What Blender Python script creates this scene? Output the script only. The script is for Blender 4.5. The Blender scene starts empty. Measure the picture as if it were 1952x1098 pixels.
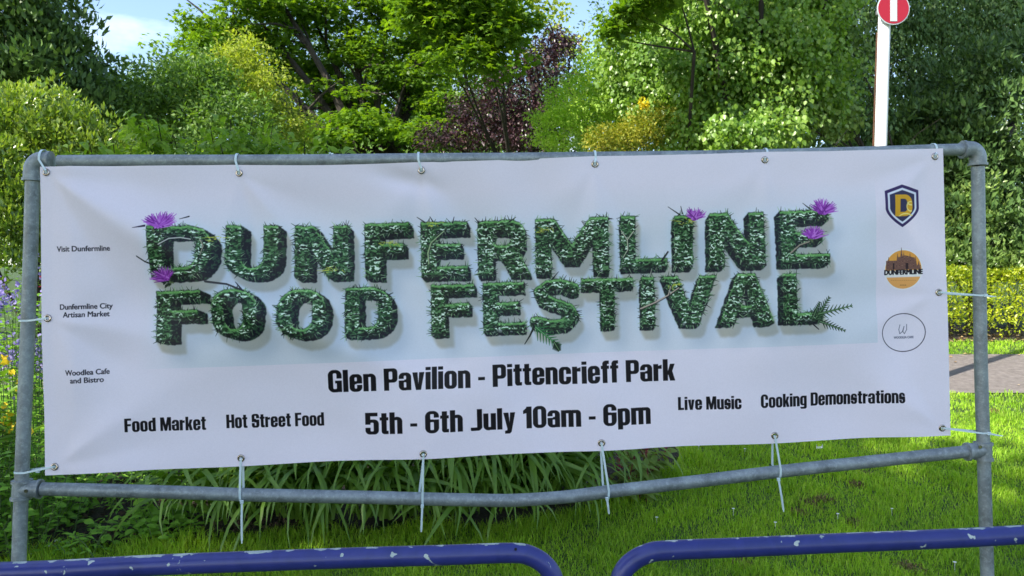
import bpy, math, random
import numpy as np
from mathutils import Vector, Matrix
R = math.radians
rng = np.random.default_rng(7)
random.seed(7)
sc = bpy.context.scene

# ------------------------------------------------------------------ camera
FPX = 1500.0                      # focal length in pixels of the 1952 px wide photograph
EYE = 1.5
cam_data = bpy.data.cameras.new('camera')
cam = bpy.data.objects.new('camera', cam_data)
sc.collection.objects.link(cam)
cam.location = (0, 0, EYE)
cam.rotation_euler = (R(90), 0, 0)
cam_data.sensor_width = 36
cam_data.lens = FPX / 1952 * 36
cam_data.clip_start = 0.05
cam_data.clip_end = 600
cam_data.dof.use_dof = True
cam_data.dof.focus_distance = 2.65
cam_data.dof.aperture_fstop = 11
sc.camera = cam

# ------------------------------------------------------------------ light
SUN_EL, SUN_AZ = 40.0, -130.0     # azimuth measured from +Y (ahead) to +X: from the left and behind the camera
sun_dir = Vector((math.sin(R(SUN_AZ)) * math.cos(R(SUN_EL)), math.cos(R(SUN_AZ)) * math.cos(R(SUN_EL)), math.sin(R(SUN_EL))))
w = bpy.data.worlds.new('World')
sc.world = w
w.use_nodes = True
nt = w.node_tree
nt.nodes.clear()
wo = nt.nodes.new('ShaderNodeOutputWorld')
bg = nt.nodes.new('ShaderNodeBackground')
bg.inputs['Strength'].default_value = 0.15
sky = nt.nodes.new('ShaderNodeTexSky')
sky.sky_type = 'NISHITA'
sky.sun_disc = False
sky.sun_elevation = R(SUN_EL)
sky.sun_rotation = R(SUN_AZ)
sky.air_density = 1.0
sky.dust_density = 0.7
tc = nt.nodes.new('ShaderNodeTexCoord')
mp = nt.nodes.new('ShaderNodeMapping')
mp.inputs['Scale'].default_value = (1, 1, 2.4)
nz = nt.nodes.new('ShaderNodeTexNoise')
nz.inputs['Scale'].default_value = 3.1
nz.inputs['Detail'].default_value = 7
nz.inputs['Roughness'].default_value = 0.55
cr = nt.nodes.new('ShaderNodeValToRGB')
cr.color_ramp.elements[0].position = 0.52
cr.color_ramp.elements[1].position = 0.80
mx = nt.nodes.new('ShaderNodeMix')
mx.data_type = 'RGBA'
mx.inputs[7].default_value = (6.5, 6.8, 7.3, 1)       # sunlit cloud
nt.links.new(tc.outputs['Generated'], mp.inputs['Vector'])
nt.links.new(mp.outputs['Vector'], nz.inputs['Vector'])
nt.links.new(nz.outputs['Fac'], cr.inputs['Fac'])
nt.links.new(cr.outputs['Color'], mx.inputs[0])
nt.links.new(sky.outputs['Color'], mx.inputs[6])
nt.links.new(mx.outputs[2], bg.inputs['Color'])
nt.links.new(bg.outputs['Background'], wo.inputs['Surface'])
sl = bpy.data.lights.new('sun', 'SUN')
sl.energy = 5.0
sl.angle = R(0.53)
sl.color = (1.0, 0.93, 0.80)
so = bpy.data.objects.new('sun', sl)
so.rotation_euler = sun_dir.to_track_quat('Z', 'Y').to_euler()
so.location = (0, 0, 30)
sc.collection.objects.link(so)
sc.view_settings.view_transform = 'Standard'
sc.view_settings.look = 'None'
sc.view_settings.gamma = 1
sc.view_settings.use_curve_mapping = False
sc.view_settings.exposure = 1.1
sc.cycles.max_bounces = 8
sc.cycles.diffuse_bounces = 4
sc.cycles.transmission_bounces = 4
sc.cycles.transparent_max_bounces = 6

# ------------------------------------------------------------------ helpers
def P(u, v, d):
    return Vector(((u - 976) / FPX * d, d, EYE + (549 - v) / FPX * d))
FA, FB = 2.648, 0.064             # the frame stands in the plane y = FA + FB * x
def F(u, v, off=0.0):
    k = (u - 976) / FPX
    d = FA / (1 - FB * k) - off
    return P(u, v, d)
def ground_z(x, y):
    y = np.asarray(y, float)
    z = np.where(y < 4, 0, 0.11 * (y - 4))
    z = np.where(y > 12, 0.88 + 0.05 * (y - 12), z)
    z = np.where(y > 60, 3.28, z)
    z = np.where((y > 3.2) & (y < 4.8), 0.11 * (y - 3.2) ** 2 / 3.2, z)
    return z
def GI(u, v):
    k = (v - 549) / FPX
    lo, hi = 1.0, 60.0
    for _ in range(50):
        m = (lo + hi) / 2
        if EYE - k * m > float(ground_z(0, m)): lo = m
        else: hi = m
    return Vector(((u - 976) / FPX * lo, lo, float(ground_z(0, lo))))

def link(o, parent=None):
    sc.collection.objects.link(o)
    if parent is not None: o.parent = parent
    return o
def tag(o, label=None, cat=None, group=None, kind=None):
    if label: o['label'] = label
    if cat: o['category'] = cat
    if group: o['group'] = group
    if kind: o['kind'] = kind
    return o
def empty(name, loc, label, cat, group=None):
    o = bpy.data.objects.new(name, None)
    o.empty_display_size = 0.1
    o.location = loc
    return tag(link(o), label, cat, group)
def mesh_np(name, V, T, smooth=False):
    """V (n,3), T (m,3 or 4)"""
    V = np.asarray(V, np.float32); T = np.asarray(T, np.int32)
    me = bpy.data.meshes.new(name)
    k = T.shape[1]
    me.vertices.add(len(V)); me.vertices.foreach_set('co', V.ravel())
    me.loops.add(T.size); me.loops.foreach_set('vertex_index', T.ravel())
    me.polygons.add(len(T))
    me.polygons.foreach_set('loop_start', np.arange(0, T.size, k, dtype=np.int32))
    me.polygons.foreach_set('loop_total', np.full(len(T), k, np.int32))
    if smooth: me.polygons.foreach_set('use_smooth', np.ones(len(T), bool))
    me.update(calc_edges=True)
    return me
def obj_np(name, V, T, mat, parent=None, smooth=False, origin=None):
    V = np.asarray(V, float)
    if parent is not None: V = V - np.array(parent.location)
    elif origin is not None: V = V - np.array(origin)
    me = mesh_np(name, V, T, smooth)
    me.materials.append(mat)
    o = bpy.data.objects.new(name, me)
    if parent is None and origin is not None: o.location = origin
    return link(o, parent)

class MB:
    """collects quads"""
    def __init__(s): s.v = []; s.f = []
    def add(s, vs, fs):
        b = len(s.v); s.v += [tuple(p) for p in vs]; s.f += [tuple(i + b for i in f) for f in fs]
    def tube(s, pts, rad, n=12, cap=True):
        pts = [Vector(p) for p in pts]
        if not hasattr(rad, '__len__'): rad = [rad] * len(pts)
        rings = []; prev = None
        for i, p in enumerate(pts):
            a = pts[max(i - 1, 0)]; b = pts[min(i + 1, len(pts) - 1)]
            t = (b - a).normalized()
            if prev is None:
                x = t.cross(Vector((0, 0, 1)))
                if x.length < 0.1: x = t.cross(Vector((0, 1, 0)))
            else: x = prev - t * prev.dot(t)
            x.normalize(); prev = x; y = t.cross(x)
            rings.append([p + (x * math.cos(2 * math.pi * k / n) + y * math.sin(2 * math.pi * k / n)) * rad[i] for k in range(n)])
        vs = [q for r in rings for q in r]; fs = []
        for i in range(len(pts) - 1):
            for k in range(n):
                fs.append((i * n + k, i * n + (k + 1) % n, (i + 1) * n + (k + 1) % n, (i + 1) * n + k))
        if cap:
            fs.append(tuple(range(n - 1, -1, -1))); fs.append(tuple((len(pts) - 1) * n + k for k in range(n)))
        s.add(vs, fs)
    def ribbon(s, pts, side, wd, th):
        """flat strap: rectangle section; side = width direction"""
        pts = [Vector(p) for p in pts]; side = Vector(side).normalized(); vs = []; fs = []
        for i, p in enumerate(pts):
            a = pts[max(i - 1, 0)]; b = pts[min(i + 1, len(pts) - 1)]
            t = (b - a).normalized(); n = side.cross(t).normalized()
            for (sa, sb) in ((-1, -1), (1, -1), (1, 1), (-1, 1)):
                vs.append(p + side * sa * wd / 2 + n * sb * th / 2)
        for i in range(len(pts) - 1):
            for k in range(4):
                fs.append((4 * i + k, 4 * i + (k + 1) % 4, 4 * i + 4 + (k + 1) % 4, 4 * i + 4 + k))
        fs.append((3, 2, 1, 0)); e = 4 * (len(pts) - 1); fs.append((e, e + 1, e + 2, e + 3))
        s.add(vs, fs)
    def box(s, c, ax, ay, az, hx, hy, hz):
        c = Vector(c); vs = []
        for sz in (-1, 1):
            for (sx, sy) in ((-1, -1), (1, -1), (1, 1), (-1, 1)):
                vs.append(c + ax * sx * hx + ay * sy * hy + az * sz * hz)
        s.add(vs, [(3, 2, 1, 0), (4, 5, 6, 7), (0, 1, 5, 4), (1, 2, 6, 5), (2, 3, 7, 6), (3, 0, 4, 7)])
    def build(s, name, mat, parent=None, smooth=True, bevel=0, origin=None):
        me = bpy.data.meshes.new(name)
        off = Vector((0, 0, 0))
        if parent is not None: off = Vector(parent.location)
        elif origin is not None: off = Vector(origin)
        me.from_pydata([tuple(Vector(p) - off) for p in s.v], [], s.f)
        me.materials.append(mat)
        if smooth:
            me.polygons.foreach_set('use_smooth', [True] * len(me.polygons))
            try: me.set_sharp_from_angle(angle=R(40))
            except Exception: pass
        o = bpy.data.objects.new(name, me)
        if parent is None and origin is not None: o.location = origin
        link(o, parent)
        if bevel:
            m = o.modifiers.new('bevel', 'BEVEL'); m.width = bevel; m.segments = 2; m.limit_method = 'ANGLE'
        return o

def catmull(pts, n=6):
    pts = [Vector(p) for p in pts]; out = []
    for i in range(len(pts) - 1):
        p0 = pts[max(i - 1, 0)]; p1 = pts[i]; p2 = pts[i + 1]; p3 = pts[min(i + 2, len(pts) - 1)]
        for k in range(n):
            t = k / n
            out.append(0.5 * ((2 * p1) + (p2 - p0) * t + (2 * p0 - 5 * p1 + 4 * p2 - p3) * t * t + (3 * p1 - p0 - 3 * p2 + p3) * t ** 3))
    out.append(pts[-1]); return out

# ------------------------------------------------------------------ materials
def new_mat(name):
    m = bpy.data.materials.new(name); m.use_nodes = True
    n = m.node_tree; b = n.nodes['Principled BSDF']
    return m, n, b
def N(n, t, **kw):
    x = n.nodes.new(t)
    for k, v in kw.items():
        if k in x.inputs: x.inputs[k].default_value = v
        else: setattr(x, k, v)
    return x
def ramp(n, stops, fac=None):
    r = n.nodes.new('ShaderNodeValToRGB')
    e = r.color_ramp.elements
    while len(e) < len(stops): e.new(0.5)
    for i, (p, c) in enumerate(stops):
        e[i].position = p; e[i].color = (*c, 1) if len(c) == 3 else c
    if fac is not None: n.links.new(fac, r.inputs['Fac'])
    return r
def mixc(n, fac, a, b, mode='MIX'):
    m = n.nodes.new('ShaderNodeMix'); m.data_type = 'RGBA'; m.blend_type = mode
    for sock, val in ((m.inputs[0], fac), (m.inputs[6], a), (m.inputs[7], b)):
        if hasattr(val, 'links'): n.links.new(val, sock)
        elif isinstance(val, (int, float)): sock.default_value = val
        else: sock.default_value = (*val, 1)
    return m.outputs[2]
def leaf_mat(name, cols, rough=0.45, trans=0.35, tcol=None, patch=1.2, spec=0.25, gain=1.0, warm=True):
    if warm: cols = [(c[0] * .86 + c[1] * .14, c[1] * .96, c[2] * .85) for c in cols]
    cols = [(c[0] * gain, c[1] * gain, c[2] * gain) for c in cols]
    """cols: list of colours picked at random per leaf; patches of the plant vary slowly"""
    m, n, b = new_mat(name)
    g = N(n, 'ShaderNodeNewGeometry')
    stops = [(i / max(len(cols) - 1, 1), c) for i, c in enumerate(cols)]
    r = ramp(n, stops, g.outputs['Random Per Island'])
    t = N(n, 'ShaderNodeTexCoord')
    nz = N(n, 'ShaderNodeTexNoise', Scale=patch, Detail=2.0)
    n.links.new(t.outputs['Object'], nz.inputs['Vector'])
    r2 = ramp(n, [(0.3, (0.72, 0.78, 0.75)), (0.7, (1.25, 1.18, 1.0))], nz.outputs['Fac'])
    col = mixc(n, 1.0, r.outputs['Color'], r2.outputs['Color'], 'MULTIPLY')
    n.links.new(col, b.inputs['Base Color'])
    b.inputs['Roughness'].default_value = rough
    b.inputs['Specular IOR Level'].default_value = spec
    tr = N(n, 'ShaderNodeBsdfTranslucent')
    tc_ = tcol or (1.5, 1.6, 0.5)
    c2 = mixc(n, 1.0, col, tc_, 'MULTIPLY')
    n.links.new(c2, tr.inputs['Color'])
    ms = N(n, 'ShaderNodeMixShader'); ms.inputs[0].default_value = trans
    n.links.new(b.outputs[0], ms.inputs[1]); n.links.new(tr.outputs[0], ms.inputs[2])
    n.links.new(ms.outputs[0], n.nodes['Material Output'].inputs['Surface'])
    return m
def noise_mat(name, stops, scale, rough=0.8, bump=0.0, bscale=None, detail=6.0, metal=0.0, space='Object', stretch=None, dist=0.01):
    m, n, b = new_mat(name)
    t = N(n, 'ShaderNodeTexCoord'); src = t.outputs[space]
    if stretch:
        mpn = N(n, 'ShaderNodeMapping'); mpn.inputs['Scale'].default_value = stretch
        n.links.new(src, mpn.inputs['Vector']); src = mpn.outputs['Vector']
    nz = N(n, 'ShaderNodeTexNoise', Scale=scale, Detail=detail, Roughness=0.6)
    n.links.new(src, nz.inputs['Vector'])
    r = ramp(n, stops, nz.outputs['Fac']); n.links.new(r.outputs['Color'], b.inputs['Base Color'])
    b.inputs['Roughness'].default_value = rough; b.inputs['Metallic'].default_value = metal
    if bump:
        n2 = N(n, 'ShaderNodeTexNoise', Scale=bscale or scale * 3, Detail=6.0)
        n.links.new(src, n2.inputs['Vector'])
        bp = N(n, 'ShaderNodeBump', Strength=bump, Distance=dist)
        n.links.new(n2.outputs['Fac'], bp.inputs['Height']); n.links.new(bp.outputs['Normal'], b.inputs['Normal'])
    return m
def plain(name, col, rough=0.5, metal=0.0, spec=0.5):
    m, n, b = new_mat(name)
    b.inputs['Base Color'].default_value = (*col, 1); b.inputs['Roughness'].default_value = rough
    b.inputs['Metallic'].default_value = metal; b.inputs['Specular IOR Level'].default_value = spec
    return m

# ------------------------------------------------------------------ banner print, painted into an array
CW, CH = 2400, 800
corner = {k: F(*uv, 0.03) for k, uv in dict(tl=(78, 318), tr=(1797, 283), bl=(87, 906), br=(1812, 830)).items()}
def pc(u, v):
    """photograph pixel on the banner -> canvas pixel (x right, y down)"""
    p = F(u, v, 0.03); s, t = 0.5, 0.5
    for _ in range(12):
        def ev(s, t):
            a = corner['tl'].lerp(corner['tr'], s); b = corner['bl'].lerp(corner['br'], s); return a.lerp(b, t)
        q = ev(s, t); e = 1e-4
        ds = (ev(s + e, t) - q) / e; dt = (ev(s, t + e) - q) / e
        rx, rz = p.x - q.x, p.z - q.z
        det = ds.x * dt.z - dt.x * ds.z
        s += (rx * dt.z - dt.x * rz) / det; t += (ds.x * rz - rx * ds.z) / det
    return s * CW, t * CH
art = np.ones((CH, CW, 3), np.float32) * np.array([0.912, 0.878, 0.925], np.float32)
alpha = np.ones((CH, CW), np.float32)
def vnoise(h, w_, sy, sx, seed=0, octv=3):
    g = np.random.default_rng(seed); out = np.zeros((h, w_), np.float32); amp = 1; tot = 0
    for _ in range(octv):
        gh, gw = int(h / sy) + 3, int(w_ / sx) + 3
        a = g.random((gh, gw)).astype(np.float32)
        y = np.arange(h) / sy; x = np.arange(w_) / sx
        yi = y.astype(int); xi = x.astype(int); fy = (y - yi)[:, None]; fx = (x - xi)[None, :]
        fy = fy * fy * (3 - 2 * fy); fx = fx * fx * (3 - 2 * fx)
        A = a[yi][:, xi]; B = a[yi][:, xi + 1]; C_ = a[yi + 1][:, xi]; D = a[yi + 1][:, xi + 1]
        out += amp * ((A * (1 - fx) + B * fx) * (1 - fy) + (C_ * (1 - fx) + D * fx) * fy)
        tot += amp; amp *= 0.5; sy = max(sy / 2, 1); sx = max(sx / 2, 1)
    return out / tot
def blur(a, r):
    a = a.astype(np.float32); r = int(r)
    for _ in range(2):
        for ax in (0, 1):
            pad = [(0, 0)] * a.ndim; pad[ax] = (r + 1, r)
            c = np.cumsum(np.pad(a, pad, mode='edge'), axis=ax, dtype=np.float64)
            n_ = a.shape[ax]
            a = ((np.take(c, range(2 * r + 1, 2 * r + 1 + n_), axis=ax) - np.take(c, range(0, n_), axis=ax)) / (2 * r + 1)).astype(np.float32)
    return a
def paint(x0, y0, m, col, arr=None):
    """alpha composite mask m at integer canvas position"""
    arr = art if arr is None else arr
    h, w_ = m.shape; X0, Y0 = max(x0, 0), max(y0, 0); X1, Y1 = min(x0 + w_, arr.shape[1]), min(y0 + h, arr.shape[0])
    if X1 <= X0 or Y1 <= Y0: return
    mm = m[Y0 - y0:Y1 - y0, X0 - x0:X1 - x0, None]
    arr[Y0:Y1, X0:X1] = arr[Y0:Y1, X0:X1] * (1 - mm) + np.array(col, np.float32) * mm
def line(x0, y0, x1, y1, w0, w1, col, a=1.0):
    pad = max(w0, w1) + 2
    X0, X1 = int(min(x0, x1) - pad), int(max(x0, x1) + pad) + 1; Y0, Y1 = int(min(y0, y1) - pad), int(max(y0, y1) + pad) + 1
    yy, xx = np.mgrid[Y0:Y1, X0:X1].astype(np.float32)
    dx, dy = x1 - x0, y1 - y0; L = dx * dx + dy * dy + 1e-6
    t = np.clip(((xx - x0) * dx + (yy - y0) * dy) / L, 0, 1)
    d = np.hypot(xx - x0 - t * dx, yy - y0 - t * dy)
    paint(X0, Y0, np.clip((w0 + (w1 - w0) * t) / 2 - d + 0.5, 0, 1) * a, col)
def pline(pts, w0, w1, col, a=1.0):
    n_ = len(pts) - 1
    for i in range(n_): line(*pts[i], *pts[i + 1], w0 + (w1 - w0) * i / n_, w0 + (w1 - w0) * (i + 1) / n_, col, a)
def shape(x0, y0, x1, y1, fn, col, a=1.0):
    """fn(X, Y) on unit box, Y up; 3x supersampled"""
    X0, Y0, X1, Y1 = int(math.floor(x0)) - 1, int(math.floor(y0)) - 1, int(math.ceil(x1)) + 1, int(math.ceil(y1)) + 1
    yy, xx = np.mgrid[Y0 * 3:Y1 * 3, X0 * 3:X1 * 3].astype(np.float32)
    xx = (xx / 3 + 0.167 - x0) / (x1 - x0); yy = (y1 - yy / 3 - 0.167) / (y1 - y0)
    m = fn(xx, yy).astype(np.float32)
    m = m.reshape(Y1 - Y0, 3, X1 - X0, 3).mean((1, 3)) * a
    if col is None: return X0, Y0, m
    paint(X0, Y0, m, col)
def rr(X, Y, x0, x1, y0, y1, r):
    cx, cy = (x0 + x1) / 2, (y0 + y1) / 2
    dx = np.maximum(abs(X - cx) - ((x1 - x0) / 2 - r), 0); dy = np.maximum(abs(Y - cy) - ((y1 - y0) / 2 - r), 0)
    return (dx * dx + dy * dy <= r * r) & (abs(X - cx) <= (x1 - x0) / 2) & (abs(Y - cy) <= (y1 - y0) / 2)
def poly(X, Y, pts):
    ins = np.zeros(X.shape, bool); n_ = len(pts)
    for i in range(n_):
        (xa, ya), (xb, yb) = pts[i], pts[(i + 1) % n_]
        if ya == yb: continue
        c = ((ya > Y) != (yb > Y)) & (X < (xb - xa) * (Y - ya) / (yb - ya) + xa); ins ^= c
    return ins

# condensed heavy lettering: cap height 1, x height .78
def glyph(ch, X, Y):
    S = 0.222
    def Q(a, b, c, d, r=0.215): return rr(X, Y, a, b, c, d, r)
    def B(a, b, c, d): return (X >= a) & (X <= b) & (Y >= c) & (Y <= d)
    w = .55; t = w - S; q = .052
    if ch == 'l': return S, B(0, S, 0, 1)
    if ch == 'i': return S, B(0, S, 0, .78) | B(0, S, .86, 1.0)
    if ch == '-': return .30, B(0, .30, .33, .47)
    if ch == 'o': return w, Q(0, w, -.01, .79) & ~Q(S, t, .13, .65, q)
    if ch == 'c': return w, Q(0, w, -.01, .79) & ~Q(S, t, .13, .65, q) & ~B(t - .02, w, .33, .46)
    if ch == 'e': return w, Q(0, w, -.01, .79) & ~Q(S, t, .13, .34, q) & ~Q(S, t, .46, .65, q) & ~B(t - .02, w, .30, .36)
    if ch == 'a': return w, ((Q(0, w, -.01, .79) & ~(X > t)) | B(t, w, 0, .6) | (Q(0, w, .3, .79) & (X > t))) & ~Q(S, t, .12, .36, .03) & ~Q(S, t, .47, .66, q) & ~B(-1, S + .02, .44, .52)
    if ch == 'n': return w, (B(0, S, 0, .78) | B(t, w, 0, .6) | (Q(.1, w, .3, .79) & (Y > .45))) & ~B(S, t, -1, .64)
    if ch == 'h': return w, (B(0, S, 0, 1) | B(t, w, 0, .6) | (Q(.1, w, .3, .79) & (Y > .45))) & ~B(S, t, -1, .64)
    if ch == 'u': return w, (B(t, w, 0, .78) | B(0, S, .18, .78) | (Q(0, w - .1, -.01, .49) & (Y < .33))) & ~B(S, t, .14, 2)
    if ch == 'm': return .88, (B(0, S, 0, .78) | B(.33, .33 + S, 0, .6) | B(.66, .88, 0, .6) | (Q(.1, .555, .3, .79, .15) & (Y > .45)) | (Q(.36, .88, .3, .79, .17) & (Y > .45))) & ~B(S, .33, -1, .64) & ~B(.33 + S, .66, -1, .64)
    if ch == 'r': return .38, B(0, S, 0, .78) | (B(S - .02, .38, .56, .79) & (Y < .70 + .3 * (X - S)))
    if ch == 't': return .37, B(.07, .07 + S, .12, .97) | B(0, .37, .64, .78) | (Q(.07, .47, 0, .5, .13) & (X < .37) & (Y < .15))
    if ch == 'f': return .37, B(.07, .07 + S, 0, .9) | B(0, .37, .64, .78) | (Q(.07, .6, .6, 1.01, .15) & (X < .37) & (Y > .86))
    if ch == 'v': return .52, poly(X, Y, [(0, .78), (S, .78), (.26, .24), (.52 - S, .78), (.52, .78), (.37, 0), (.15, 0)])
    if ch == 'y': return .52, poly(X, Y, [(0, .78), (S, .78), (.27, .3), (.52 - S, .78), (.52, .78), (.35, -.12), (.28, -.2), (.06, -.2), (.06, -.07), (.16, -.05), (.17, .02)])
    if ch == 'k': return .54, B(0, S, 0, 1) | poly(X, Y, [(S - .01, .40), (.33, .78), (.54, .78), (.42, .45), (.55, 0), (.32, 0), (.24, .3), (S - .01, .22)])
    if ch == 'p': return w, (B(0, S, -.19, .78) | Q(0, w, -.01, .79)) & ~Q(S, t, .13, .65, q)
    if ch == 'd': return w, (B(t, w, 0, 1) | Q(0, w, -.01, .79)) & ~Q(S, t, .13, .65, q)
    if ch == 'g': return w, (B(t, w, -.05, .78) | Q(0, w, .06, .79) | (Q(0, w, -.2, .2, .14) & (Y < .03))) & ~Q(S, t, .18, .65, q) & ~B(-1, t, -.06, .04)
    if ch == 's': return .51, Q(0, .51, -.01, .79) & ~Q(S, .51 - S + .01, .50, .66, .03) & ~B(.51 - S - .02, 1, .50, .54) & ~Q(S - .01, .51 - S, .12, .27, .03) & ~B(-1, S, .25, .29)
    w = .60; t = w - S
    if ch == '0': return w, Q(0, w, -.01, 1.01, .26) & ~Q(S, t, .14, .86, q)
    if ch == 'G': return w, ((Q(0, w, -.01, 1.01, .26) & ~Q(S, t, .14, .86, q)) | B(t, w, 0, .5)) & ~B(t - .02, w, .52, .62) | B(w / 2 + .01, w, .40, .52)
    if ch == 'C': return w, Q(0, w, -.01, 1.01, .26) & ~Q(S, t, .14, .86, q) & ~B(t - .02, w, .38, .62)
    if ch == 'D': return w, (B(0, S, 0, 1) | (Q(-.2, w, 0, 1, .2) & (X >= 0))) & ~Q(S, t, .14, .86, q)
    if ch == 'P': return w, (B(0, S, 0, 1) | (Q(-.2, w, .36, 1, .18) & (X >= 0))) & ~Q(S, t, .50, .86, q)
    if ch == 'F': return .50, B(0, S, 0, 1) | B(0, .5, .85, 1) | B(0, .47, .44, .59)
    if ch == 'L': return .48, B(0, S, 0, 1) | B(0, .48, 0, .16)
    if ch == 'H': return .62, B(0, S, 0, 1) | B(.62 - S, .62, 0, 1) | B(0, .62, .43, .59)
    if ch == 'J': return .50, B(.5 - S, .5, .12, 1) | (Q(-.1, .5, -.01, .5, .2) & (Y < .15) & (X > 0))
    if ch == 'M': return .82, B(0, .2, 0, 1) | B(.62, .82, 0, 1) | poly(X, Y, [(0, 1), (.28, 1), (.41, .42), (.54, 1), (.82, 1), (.62, .5), (.5, 0), (.32, 0), (.2, .5)])
    if ch == 'S': return .58, Q(0, .58, -.01, 1.01, .19) & ~Q(S, .58 - S, .64, .87, .04) & ~B(.58 - S - .02, 1, .58, .68) & ~Q(S, .58 - S, .13, .38, .04) & ~B(-1, S, .34, .42)
    if ch == '5': return .58, B(0, S, .45, 1) | B(0, .54, .84, 1) | ((Q(0, .58, -.01, .68, .19)) & ~Q(S, .58 - S, .13, .54, .04) & ~B(-1, S, .30, .45))
    if ch == '6': return .60, (Q(0, .6, -.01, 1.01, .26)) & ~Q(S, .6 - S, .13, .5, .04) & ~Q(S, .6 - S, .62, .87, .04) & ~B(.6 - S - .02, 1, .61, .70)
    if ch == '1': return .38, B(.38 - S - .01, .38, 0, 1) | poly(X, Y, [(0, .68), (0, .82), (.2, 1), (.2, .72)])
    return .24, np.zeros(X.shape, bool)
def anton(text, u0, v0, u1, v1, cap_px):
    """baseline from photo pixel (u0,v0) to (u1,v1)"""
    xa, ya = pc(u0, v0); xb, yb = pc(u1, v1)
    _, yt = pc((u0 + u1) / 2, (v0 + v1) / 2 - cap_px); cap = (ya + yb) / 2 - yt
    one = np.zeros((1, 1)); gap = .055
    ws = [glyph(c, one, one)[0] for c in text]; tot = sum(ws) + gap * (len(text) - 1)
    k = (xb - xa) / tot; x = xa
    for c, wd in zip(text, ws):
        y = ya + (yb - ya) * (x - xa) / (xb - xa)
        if c != ' ':
            def fn(X, Y, c=c, wd=wd): return glyph(c, X * (wd + .1) - .05, Y * 1.35 - .25)[1]
            shape(x - .05 * k, y - 1.10 * cap, x + (wd + .05) * k, y + .25 * cap, fn, (0.045, 0.03, 0.065))
        x += (wd + gap) * k
# stock lettering for the captions: text outline -> mesh -> mask
def caption(text, u0, v0, u1, v1, cap_px, col=(0.13, 0.12, 0.17), bold=0.0, a=1.0):
    cu = bpy.data.curves.new('t', 'FONT'); cu.body = text; cu.size = 1; cu.resolution_u = 4
    o = bpy.data.objects.new('t', cu); sc.collection.objects.link(o)
    me = o.to_mesh(); me.calc_loop_triangles()
    V = np.array([v.co[:2] for v in me.vertices]); T = np.array([t.vertices[:] for t in me.loop_triangles])
    o.to_mesh_clear(); bpy.data.objects.remove(o); bpy.data.curves.remove(cu)
    xa, ya = pc(u0, v0); xb, yb = pc(u1, v1); _, yt = pc((u0 + u1) / 2, (v0 + v1) / 2 - cap_px); cap = (ya + yb) / 2 - yt
    lo, hi = V[:, 0].min(), V[:, 0].max()
    SS = 4; capf = 0.69
    xs = (xa + (V[:, 0] - lo) / (hi - lo) * (xb - xa)); ys = (ya + yb) / 2 - V[:, 1] / capf * cap
    X0, Y0, X1, Y1 = int(xs.min()) - 2, int(ys.min()) - 2, int(xs.max()) + 3, int(ys.max()) + 3
    m = np.zeros(((Y1 - Y0) * SS, (X1 - X0) * SS), bool)
    px = (xs - X0) * SS; py = (ys - Y0) * SS
    for t in T:
        ax, ay = px[t], py[t]
        i0, i1 = int(ax.min()), int(ax.max()) + 2; j0, j1 = int(ay.min()), int(ay.max()) + 2
        yy, xx = np.mgrid[j0:j1, i0:i1] + 0.5
        e = [(ax[(k + 1) % 3] - ax[k]) * (yy - ay[k]) - (ay[(k + 1) % 3] - ay[k]) * (xx - ax[k]) for k in range(3)]
        m[j0:j1, i0:i1] |= ((e[0] >= 0) & (e[1] >= 0) & (e[2] >= 0)) | ((e[0] <= 0) & (e[1] <= 0) & (e[2] <= 0))
    for _ in range(int(bold * 150 + .5)):
        m2 = m.copy(); m2[:, 1:] |= m[:, :-1]; m2[:, :-1] |= m[:, 1:]; m2[1:] |= m[:-1]; m = m2
    paint(X0, Y0, m.reshape(Y1 - Y0, SS, X1 - X0, SS).mean((1, 3)).astype(np.float32) * a, col)

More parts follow.
